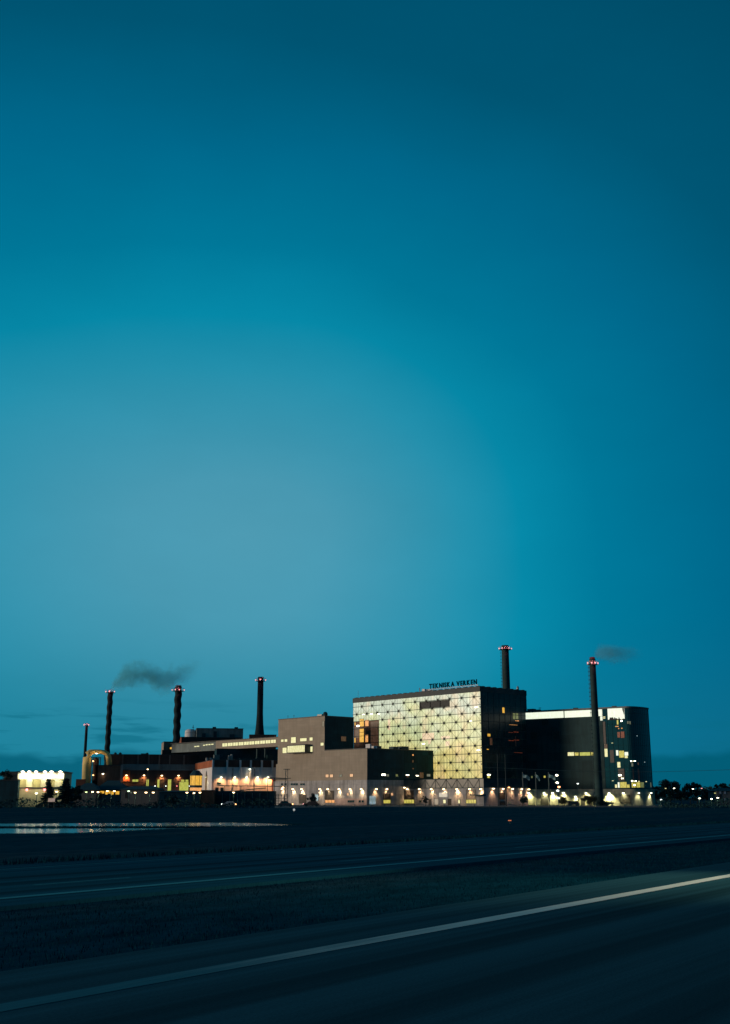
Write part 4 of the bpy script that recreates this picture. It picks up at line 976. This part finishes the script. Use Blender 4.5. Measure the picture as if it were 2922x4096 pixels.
d2, fd2, *_ = blk('grey_hall', 'dim grey wall rising behind the unlit hall at the left edge', 'building', 306, 8, 20, 74, 3089, None, 3, M_lowwall, M_lowwall)

# ================================================================== low houses and yard things on the left
def house(label, depth, px0, px1, y_eave, y_ridge, wins, m_=M_lowwall, deg=0, pitch_side='gable', lit=E_amber, name='house', dpt=9):
    r = ray(px0, y_eave); P = Vector((r[0]/r[1]*depth, depth)); fr = Frame(P, deg)
    th = thing(name, label, 'house', (P.x, P.y, 0), deg); x1 = fr.front(px1, y_eave)[0]
    ze = EYE+r[2]/r[1]*depth; zr = EYE+ray(px0, y_ridge)[2]/ray(px0, y_ridge)[1]*(depth+dpt/2)
    box_part(th, 'wall', m_, 0, x1, 0, dpt, GZ-.2, ze)
    k = MB(); o_ = .6
    k.v = [(-o_, -o_, ze), (x1+o_, -o_, ze), (x1+o_, dpt+o_, ze), (-o_, dpt+o_, ze), (2, dpt/2, zr), (x1-2, dpt/2, zr)]
    k.f = [(0, 1, 5, 4), (1, 2, 5), (2, 3, 4, 5), (3, 0, 4), (3, 2, 1, 0)]
    k.build('roof', M_roof, th)
    for r_ in wins: window(th, fr, r_, lit)
    window(th, fr, (px0+(px1-px0)*.12, y_eave+12, px0+(px1-px0)*.12+7, y_eave+34), M_door, name='door')
    return th
house('low dark house with wide hipped roof below the cream duct', 340, 300, 385, 3160, 3132, ((340, 3166, 346, 3171),), lit=E_dim)
house('dark gabled house with several amber windows low on its wall', 345, 388, 492, 3158, 3122, ((402, 3164, 418, 3174), (423, 3165, 432, 3178), (434, 3163, 442, 3174), (444, 3165, 456, 3178), (464, 3165, 478, 3178)))
lf = house('flat dark shed in front of the brown hall', 330, 486, 632, 3158, 3144, ((523, 3168, 530, 3173),), lit=E_dim, name='shed')
house('long grey shed with plain wall left of the brick kiosk', 322, 640, 800, 3168, 3162, (), name='shed', m_=M_lowwall)
t8, f8, *_ = blk('brick_kiosk', 'plain brown brick kiosk in front of the white process building', 'kiosk', 318, 801, 806, 857, 3163, None, 4, M_brick, M_brick)
# transformer yard: dark enclosure wall, masts, pipe rack
t9, f9, x9, *_ = blk('yard_wall', 'long dark panelled enclosure wall in front of the lamplit process building', 'wall', 326, 856, 859, 1098, 3164, None, 2, panel('dark_yard_panels', (.01, .05, .065), 2.2, 1.3, .5, .35), M_dark, roof=False)
for px in (868, 889): s0 = f9.front(px-6, 3150, 1)[0]; s1 = f9.front(px+6, 3150, 1)[0]; box_part(t9, 'ventilator', M_dark, s0, s1, 1, 2.2, 3, f9.front(px, 3150, 1)[1])
for i in range(6): s = f9.front(890+i*30, 3200)[0]; box_part(t9, 'panel_rib', M_galv, s-.05, s+.05, -.12, 0, GZ, 3.2)
def mast(label, px, ytop, depth, w_=.5, arms=()):
    p = at(px, ytop, depth); h = p.z-GZ; o = thing('lattice_mast', label, 'mast', (p.x, p.y, GZ))
    k = MB()
    for a, b_ in ((-1, -1), (1, -1), (1, 1), (-1, 1)): k.tube([(a*w_*.5, b_*w_*.5, 0), (a*w_*.3, b_*w_*.3, h)], .05, 4)
    n = max(3, int(h/1.2))
    for i in range(n): s_ = 1 if i % 2 else -1; k.tube([(-s_*w_*.45, -w_*.45, h*i/n), (s_*w_*.4, -w_*.4, h*(i+1)/n)], .035, 4)
    k.build('frame', M_dark, o)
    for z_, l_ in arms: MB().box(-l_, l_, -.08, .08, h-z_, h-z_+.15).build('crossarm', M_dark, o)
    return o
mast('dark lattice mast with crossarms in front of the office block corner', 1148, 3075, 315, .9, ((.2, .9), (2.6, 1.2)))
mast('thin mast standing in the transformer yard before the lit pilasters', 932, 3070, 330, .4)
mast('thin mast right of the middle of the transformer yard', 1019, 3072, 330, .4)
pr = at(870, 3143, 324); prk = thing('pipe_rack', 'horizontal pipes on posts crossing in front of the lamplit process building', 'pipes', (pr.x, pr.y, GZ))
def qq2(px, py): w_ = at(px, py, 324); return (w_.x-pr.x, 0, w_.z-GZ)
MB().tube([qq2(870, 3143), qq2(1000, 3144), qq2(1140, 3146)], .1, 8).tube([qq2(935, 3165), qq2(1015, 3156), qq2(1065, 3152)], .12, 8).build('pipe', M_dark, prk)
MB().tube([qq2(1072, 3111), qq2(1148, 3114)], .12, 8).tube([qq2(1074, 3116), qq2(1148, 3118)], .08, 8).build('pipe', M_dark, prk)
k = MB()
for px, py in ((900, 3143), (965, 3144), (1072, 3111), (1100, 3112)): a = qq2(px, py); k.tube([(a[0], 0, 0), a], .09, 6)
k.build('post', M_dark, prk)
# ladder-like switch frames at the right of the yard
sw = at(1120, 3190, 318); sf = thing('switchgear_frame', 'dark steel switchgear frame beside the lattice mast', 'frame', (sw.x, sw.y, GZ))
k = MB()
for i in range(6): x_ = -1.8+i*.75; k.tube([(x_, 0, 0), (x_, 0, 3.2)], .06, 4)
for z_ in (.7, 1.4, 2.1, 2.8, 3.2): k.tube([(-1.9, 0, z_), (2.1, 0, z_)], .05, 4)
k.build('frame', M_dark, sf)

# ================================================================== street lamps
def street_lamp(label, px, py, depth, bulb, heads=1, e=0, colr=WARM, size=.3, group='street lamps round the plant', z0=GZ):
    p = at(px, py, depth); h = p.z-z0; o = thing('street_lamp', label, 'street lamp', (p.x, p.y, z0), 0, group)
    MB().tube([(0, 0, 0), (0, 0, h*.9), (0, -.3, h+.15)], [.1, .07, .05], 8).build('pole', M_dark, o)
    for i in range(heads):
        dx = 0 if heads == 1 else (-.9 if i == 0 else .9)
        hd = MB().tube([(0, -.3, h+.15), (dx*.6, -.35, h+.22), (dx, -.5, h+.2)], .04, 6).lathe([(size*.6, h+.22), (size*1.1, h+.06)], 10, (dx, -.5)).build('lamp_head', M_dark, o)
        MB().ball((dx, -.5, h), size, 10, 6, .6).build('bulb', bulb, hd, smooth=True)
    if e: spot(o, (0, -.6, h-.3), e, colr, (0, 0, -1), 150)
    return o
LM = [
 ('street lamp with warm light before the right end of the floodlit hall', 149, 3173, 280, E_bulbc, 1, 150),
 ('street lamp glowing among the conifer branches', 230, 3166, 285, E_bulbw, 1, 60),
 ('warm street lamp standing right of the second conifer', 284, 3174, 290, E_bulbw, 1, 60),
 ('faint yellow-green lamp above the warm one right of the conifers', 299, 3166.5, 330, emit('lime_bulb', (.7, .8, .25), 1.2), 1, 0),
 ('greenish lamp near the left end of the hipped roof house', 348, 3168, 300, emit('lime_bulb2', (.75, .95, .4), 3), 1, 40),
 ('pinkish lamp between the green lamp and the amber windows', 373, 3167, 300, E_bulbw, 1, 40),
 ('warm lamp just left of the amber windows', 395, 3168, 300, E_bulbw, 1, 60),
 ('pale lamp standing above the roof of the gabled house', 430, 3137, 360, E_bulbc, 1, 0),
 ('brightest tall lamp in front of the amber windows', 446, 3164, 300, E_bulbw, 2, 120),
 ('greenish-white lamp in front of the flat shed', 517, 3164, 300, emit('mint_bulb', (.7, 1, .6), 4), 1, 50),
 ('warm lamp right of the greenish one by the flat shed', 543, 3170, 300, E_bulbw, 1, 60),
 ('double-headed street lamp in front of the shed wall', 601, 3169.5, 290, E_bulbw, 2, 120),
 ('tall lamp rising past the glazed strip of the brown hall', 593, 3077, 400, E_bulbw, 1, 0),
 ('lamp below the lime windows, leftmost of three over the grey shed', 750, 3170, 312, E_bulbw, 1, 50),
 ('lamp below the amber cabin, middle of three over the grey shed', 778, 3172, 312, E_bulbw, 1, 50),
 ('lamp right of the amber cabin foot beside the brick kiosk', 802, 3170, 312, E_bulbw, 1, 50),
 ('lamp on a mast above the dark enclosure wall', 936, 3169.5, 316, E_bulbw, 1, 50),
 ('white lamp on a high pole before the black building', 2311, 3134, 335, E_bulbb, 1, 0),
 ('lone white street lamp right beside the corner of the black building', 2643, 3198, 330, E_bulbb, 1, 60),
 ('dim lamp in front of the largest tree', 2662, 3153, 420, emit('dim_bulb', (.8, .75, .35), 1.2), 1, 0),
 ('brighter lamp at the right side of the largest tree', 2696, 3153, 420, E_bulbc, 1, 0),
 ('small lamp before the twin trees', 2771, 3155, 420, E_bulbc, 1, 0),
 ('pinkish-white lamp with the largest glow right of the twin trees', 2806, 3153, 400, E_bulbp, 1, 0),
 ('yellow street lamp low in front of the twin trees', 2797, 3193, 330, E_bulbc, 1, 120),
 ('yellow street lamp left of the small house', 2845, 3195, 330, E_bulbc, 1, 120),
 ('yellow street lamp close in front of the small house', 2870, 3191, 330, E_bulbc, 1, 120),
]
for a in LM: street_lamp(a[0], a[1], a[2], a[3], a[4], a[5], a[6])
# pole with five lamps, orange one in the middle
p = at(2231, 3101, 322); lp = thing('light_column', 'tall pole carrying five lamps one above the other, one of them orange', 'light column', (p.x, p.y, GZ))
MB().tube([(0, 0, 0), (0, 0, p.z-GZ+.5)], [.13, .07], 8).build('pole', M_dark, lp)
for px, py, m_ in ((2227, 3101, E_bulbc), (2229, 3131, E_bulbc), (2236, 3148, E_bulbo), (2231, 3163, E_bulbb), (2232, 3192, E_bulbb)):
    a = at(px, py, 322); hd = MB().tube([(0, 0, a.z-GZ+.25), (a.x-p.x, -.4, a.z-GZ+.2)], .04, 5).build('arm', M_dark, lp); MB().ball((a.x-p.x, -.4, a.z-GZ), .38, 10, 6, .6).build('bulb', m_, hd)
for i, (px, dep) in enumerate(((1990, 318), (2021, 322))):
    p = at(px, 3020, dep); o = thing('tall_pole', ['taller grey pole, left of two before the dark glass side', 'grey pole right of its twin before the dark glass side'][i], 'pole', (p.x, p.y, GZ), 0, 'plain poles before the dark glass side')
    MB().tube([(0, 0, 0), (0, 0, p.z-GZ)], [.16, .09], 8).build('shaft', mat('pole_grey', (.02, .04, .05), .6), o); MB().lathe([(.18, p.z-GZ), (.12, p.z-GZ+.15)], 8).build('finial', M_dark, o)

# flags
M_flag = mat('flag_cloth', (.22, .34, .36), .9, .35, 1.2)
for i, (px, lab, lean) in enumerate(((2091, 'flagpole with blue-grey flag blowing right, nearest the glass block', 1.0), (2143, 'flagpole with limp folded flag, middle of the three', .55), (2194, 'flagpole with blue-grey flag nearest the pole of five lamps', 1.0))):
    p = at(px, 3091, 325); h = p.z-GZ; o = thing('flagpole', lab, 'flagpole', (p.x, p.y, GZ), 0, 'flagpoles before the plant')
    MB().tube([(0, 0, 0), (0, 0, h)], [.12, .06], 8).build('pole', mat('white_pole', (.14, .18, .19), .5), o); MB().ball((0, 0, h+.06), .1, 8, 5).build('finial', M_galv, o)
    k = MB(); nx_, nz_ = 14, 8
    for a in range(nx_+1):
        for b_ in range(nz_+1):
            u, v = a/nx_, b_/nz_; x_ = .06+u*1.9*lean; z_ = h-.15-v*(1.1-.25*u)-u*(1.05+.5*(1-lean))-.12*math.sin(u*7+v*2)
            k.v.append((x_, .18*math.sin(u*8+v*1.5+i), z_))
    for a in range(nx_):
        for b_ in range(nz_): c = a*(nz_+1)+b_; k.f.append((c, c+1, c+nz_+2, c+nz_+1))
    f_ = k.build('flag', M_flag, o, smooth=True); md = f_.modifiers.new('thick', 'SOLIDIFY'); md.thickness = .01

# ================================================================== trees
def leafmat(name, c):
    return mat(name, c, .9, .45, .5, spec=.1)
M_leaf = leafmat('foliage_dark', (.012, .045, .05)); M_leaf2 = leafmat('foliage_green', (.05, .06, .035)); M_needle = leafmat('needles', (.010, .038, .045)); M_bark = mat('bark', (.07, .06, .05), .9)
def tree(label, x, y, z0, h, wid, kind='broad', group=None, n=1500, ls=.32, m_=None, seed=0):
    rnd = random.Random(seed); o = thing('conifer' if kind == 'pine' else 'tree', label, 'tree', (x, y, z0), 0, group)
    tr = MB(); tr.tube([(0, 0, 0), (.1, .05, h*.4), (0, 0, h*.85)], [max(.12, h*.022), h*.015, .04], 8)
    k = MB()
    def leaf(c, s):
        d = Vector((rnd.gauss(0, 1), rnd.gauss(0, 1), rnd.gauss(0, 1))).normalized(); e = d.cross(Vector((rnd.gauss(0, 1), rnd.gauss(0, 1), rnd.gauss(0, 1)))).normalized()
        k.face([c-d*s, c+e*s*.6, c+d*s, c-e*s*.6])
    if kind == 'pine':
        lv = int(h/.55)
        for i in range(lv):
            z_ = h*(.12+.88*i/lv); rmax = wid*.5*(1-(i/lv)**1.1)*(.75+.5*rnd.random())
            for b_ in range(7):
                a = rnd.random()*6.28; rl = rmax*rnd.uniform(.6, 1.15)
                tr.tube([(0, 0, z_), (math.cos(a)*rl, math.sin(a)*rl, z_-.12*rl)], [.05, .02], 4, False)
                for j in range(max(5, int(n/(lv*7)))):
                    t_ = rnd.uniform(.15, 1); leaf(Vector((math.cos(a)*rl*t_, math.sin(a)*rl*t_, z_-.12*rl*t_))+Vector((rnd.gauss(0, .16), rnd.gauss(0, .16), rnd.gauss(-.08, .1))), ls*rnd.uniform(.5, 1.1))
    else:
        cl_ = [(Vector((rnd.gauss(0, wid*.22), rnd.gauss(0, wid*.18), h*rnd.uniform(.34, .90))), wid*rnd.uniform(.11, .22)) for _ in range(20)]
        for c, r_ in cl_:
            t_ = (c.z-h*.62)/(h*.4); f_ = math.sqrt(max(.08, 1-t_*t_)); c.x *= f_*1.1; c.y *= f_
            tr.tube([(0, 0, h*.3), tuple(c*.5+Vector((0, 0, h*.2))), tuple(c)], [.09, .05, .02], 5, False)
            for j in range(n//20):
                d = Vector((rnd.gauss(0, 1), rnd.gauss(0, 1), rnd.gauss(0, .8))).normalized()*r_*rnd.random()**.4; leaf(c+d, ls*rnd.uniform(.5, 1.2))
    tr.build('trunk', M_bark, o); k.build('crown', m_ or (M_needle if kind == 'pine' else M_leaf), o); return o
def tree_px(label, px, ytop, depth, wpx, kind='broad', **kw):
    p = at(px, ytop, depth); tree(label, p.x, p.y, GZ, p.z-GZ, wpx*depth/4630, kind, seed=int(px*7+depth), **kw)
tree_px('dark conifer in front of the floodlit hall', 198, 3112, 275, 92, 'pine', n=4200, ls=.26)
tree_px('dark conifer covering the right corner of the floodlit hall', 268, 3109, 278, 118, 'pine', n=6000, ls=.28)
tree_px('tall bare-topped tree above the dark halls at the left edge', 22, 3062, 305, 60, n=1500, ls=.25)
tree_px('bushy tree right of the conifers before the hipped roof house', 308, 3136, 282, 46, n=1500, ls=.26)
tree_px('largest round tree right of the black building', 2678, 3115, 440, 100, n=3200, ls=.36)
tree_px('left tree of the narrow pair right of the largest tree', 2757, 3126, 440, 50, n=1700, ls=.34)
tree_px('right tree of the narrow pair right of the largest tree', 2785, 3128, 445, 38, n=1500, ls=.34)
tree_px('small tree tucked against the corner of the black building', 2622, 3143, 430, 44, n=1300, ls=.32)
tree_px('low tree between the largest tree and the narrow pair', 2722, 3147, 430, 60, n=1500, ls=.34)
tree_px('low wide tree below the pinkish-white lamp', 2822, 3155, 430, 64, n=1500, ls=.34)
tree_px('upright tree behind the small house', 2868, 3131, 440, 34, n=1400, ls=.34)
tree_px('rounded tree behind the small house near the right edge', 2892, 3128, 440, 36, n=1400, ls=.34)
tree_px('dark tree cut by the right edge of the picture', 2920, 3136, 430, 46, n=1400, ls=.34)
tree_px('small dark tree between two wall lamps before the office block', 1250, 3170, 322, 36, n=900, ls=.2)
tree_px('small leafy tree before the pale doors of the podium hall', 1703, 3182, 318, 26, n=500, ls=.15)
tree_px('shrubby tree standing before the side of the podium hall', 2090, 3182, 318, 34, n=700, ls=.17)
tree_px('leafy shrub catching yellow light beside the dark van', 2255, 3188, 326, 44, n=900, ls=.18, m_=M_leaf2)
tree_px('lamplit shrub at the foot of the tapering chimney', 2360, 3184, 328, 70, n=1200, ls=.2, m_=M_leaf2)
tree_px('dark bush at the left of the brightest wall glow on the black building', 2425, 3208, 328, 44, n=700, ls=.2)
tree_px('low dark tree in front of the shed wall by the double lamp', 690, 3185, 300, 60, n=900, ls=.24)
# far wood on the horizon
k = MB(); rnd = random.Random(5)
for _ in range(9000):
    a = rnd.uniform(-.5, .5); d = rnd.uniform(800, 1000); hh = 5.5+4.0*math.sin(a*37)*math.sin(a*11+1)+2*math.sin(a*90)
    if -.1 < a < .23: hh *= .6
    c = Vector((math.sin(a)*d, math.cos(a)*d, rnd.random()**.7*max(hh, 2.5))); s = rnd.uniform(.8, 1.9)
    d1_ = Vector((rnd.gauss(0, 1), rnd.gauss(0, 1), rnd.gauss(0, 1))).normalized(); e1 = d1_.cross(Vector((rnd.gauss(0, 1), 0, 1))).normalized()
    k.face([c-d1_*s, c+e1*s, c+d1_*s, c-e1*s])
tag(k.build('distant_wood', M_leaf), 'far dark treeline along the horizon', None, None, 'stuff')
k = MB()
for _ in range(9000):
    px = rnd.uniform(-300, 3100); dep = rnd.uniform(262, 290)
    if 1090 < px < 2630: continue
    p = at(px, 3225, dep); zt2 = GZ+rnd.random()*1.5*(1+.5*math.sin(px*.02))
    c = Vector((p.x, p.y, zt2)); s = rnd.uniform(.12, .3); d1_ = Vector((rnd.gauss(0, 1), rnd.gauss(0, 1), rnd.gauss(0, 1))).normalized(); e1 = d1_.cross(Vector((rnd.gauss(0, 1), 0, 1))).normalized()
    k.face([c-d1_*s, c+e1*s, c+d1_*s, c-e1*s])
tag(k.build('scrub', M_leaf), 'low dark scrub in front of the sheds and halls', None, None, 'stuff')

# ================================================================== small things
def vehicle(label, px, depth, l, h, m_, kind, deg=0, lights=None, z0=GZ):
    p = at(px, 3220, depth); o = thing(kind, label, 'van' if kind == 'van' else 'car', (p.x, p.y, z0), deg)
    wd_ = 1.8
    if kind == 'van': prof = [(-l/2, .35), (-l/2, h*.95), (-l/2+.15, h), (l*.3, h), (l*.42, h*.58), (l*.5, h*.5), (l/2, .35)]
    else: prof = [(-l/2, .35), (-l/2, .8), (-l*.4, .92), (-l*.28, h), (l*.1, h), (l*.27, .95), (l*.47, .8), (l/2, .6), (l/2, .35)]
    k = MB(); N = len(prof); k.v = [(x_, -wd_/2, z_) for x_, z_ in prof]+[(x_, wd_/2, z_) for x_, z_ in prof]
    k.f = [tuple(range(N))[::-1], tuple(range(N, 2*N))]+[(i, (i+1) % N, N+(i+1) % N, N+i) for i in range(N)]
    b_ = k.build('body', m_, o)
    MB().box(-l*.26, l*.2, -wd_/2-.01, -wd_/2+.0, h*.66, h*.93).build('window', M_glassd, o)
    for x_ in (-l*.32, l*.32):
        for y_ in (-wd_/2+.0, wd_/2-.22):
            wm = MB(); wm.v = [(x_+.33*math.cos(a*math.pi/8), y_+dy, .33+.33*math.sin(a*math.pi/8)) for dy in (-.03, .22) for a in range(16)]
            wm.f = [tuple(range(16))[::-1], tuple(range(16, 32))]+[(i, (i+1) % 16, 16+(i+1) % 16, 16+i) for i in range(16)]; wm.build('wheel', M_roof, o)
    if lights:
        for sx, m2, nm in lights:
            for y_ in (-.7, .7): MB().ball((sx*(l/2+.0), y_, .68), .16, 8, 5).build(nm, m2, o)
    return o
c_ = vehicle('car with white and orange lights passing before the yard wall', 916, 296, 3.4, 1.4, mat('silver_paint', (.4, .4, .42), .3, metal=.5), 'car', 180, ((1, E_bulbb, 'headlight'), (-1, E_bulbo, 'tail_light')))
vehicle('low orange-lit car below the lattice mast', 1143, 300, 3.6, 1.4, mat('dark_paint', (.05, .05, .06), .3), 'car', 0, ((1, E_bulbo, 'headlight'),))
vehicle('dark boxy van parked against the yellow lit wall', 2296, 325, 3.2, 1.35, mat('van_paint', (.03, .03, .035), .4), 'van')
vehicle('dark car below the small tree and the wall lamps of the office block', 1247, 305, 4.2, 1.4, mat('dark_paint2', (.06, .05, .05), .35), 'car', 180, ((1, E_bulbp, 'headlight'),))
# marker posts in the field
p = on_ground(1177, 3248, -.5); o = thing('marker_post', 'small white marker post alone in the dark field', 'post', (p.x, p.y, terrain(p.x, p.y)))
h_ = at(1177, 3239, p.y).z-terrain(p.x, p.y); MB().tube([(0, 0, 0), (0, 0, h_)], .05, 8).build('post', M_galv, o); MB().ball((0, 0, h_), .2, 10, 6).build('reflector', emit('white_reflector', (.55, .6, .6), .7), o)
p = on_ground(2040, 3288, -.5); o = thing('marker_lamp', 'tiny orange marker lamp low in the field before the glass block', 'lamp', (p.x, p.y, terrain(p.x, p.y)))
h_ = at(2040, 3283, p.y).z-terrain(p.x, p.y); MB().tube([(0, 0, 0), (0, 0, h_)], .04, 8).build('post', M_dark, o); MB().box(-.16, .16, -.1, .1, h_-.02, h_+.07).build('lamp', emit('orange_marker', (1, .28, .10), .6), o)
p = at(207, 3200, 262); o = thing('notice_board', 'small pale rectangular board below the conifer', 'board', (p.x, p.y, GZ))
zz_ = p.z-GZ; MB().box(-.75, .75, -.05, .05, max(zz_-.4, .5), zz_+.4).build('panel', emit('board_lit', (.35, .26, .22), .8, .2), o); MB().tube([(-.6, .06, 0), (-.6, .06, zz_+.3)], .05, 6).tube([(.6, .06, 0), (.6, .06, zz_+.3)], .05, 6).build('post', M_dark, o)
# small house at the right edge
hh = house('small dark house with faint windows near the right edge', 350, 2868, 2960, 3164, 3152, ((2877, 3166, 2886, 3176), (2896, 3166, 2905, 3176), (2896, 3193, 2905, 3203), (2878, 3194, 2884, 3202)), lit=emit('faint_pane', (.02, .03, .045), 1), m_=M_lowwall)
street_lamp('dim yellow lamp on the corner of the small house', 2859, 3172, 346, emit('lime_bulb3', (.6, .6, .2), 1.0), 1, 0)
# field fence: thin posts and wires along the bank
fe = thing('field_fence', 'thin wire fence on posts along the dark bank before the plant', 'fence', (0, 0, 0))
pp = [on_ground(px, 3246-px*.002, -.45) for px in range(-200, 3200, 60)]
k = MB()
for q_ in pp: z_ = terrain(q_.x, q_.y); k.tube([(q_.x, q_.y, z_-.1), (q_.x, q_.y, z_+1.1)], .04, 5)
k.build('post', M_dark, fe); k = MB()
for dz in (.5, 1.05): k.tube([(q_.x, q_.y, terrain(q_.x, q_.y)+dz) for q_ in pp], .015, 4)
k.build('wire', M_dark, fe)
# overhead cable
wl = thing('overhead_cable', 'thin overhead cable sagging across the black building and the right sky', 'cable', (0, 0, 0))
MB().tube([tuple(at(x_, y_, 300)) for x_, y_ in ((1940, 3069), (2100, 3076), (2250, 3082), (2400, 3086.5), (2608, 3087.5), (2760, 3084), (2922, 3079), (3100, 3072), (3400, 3055))], .04, 5).build('wire', mat('cable_grey', (.06, .1, .11), .6), wl)
bpy.data.objects.remove(TW)
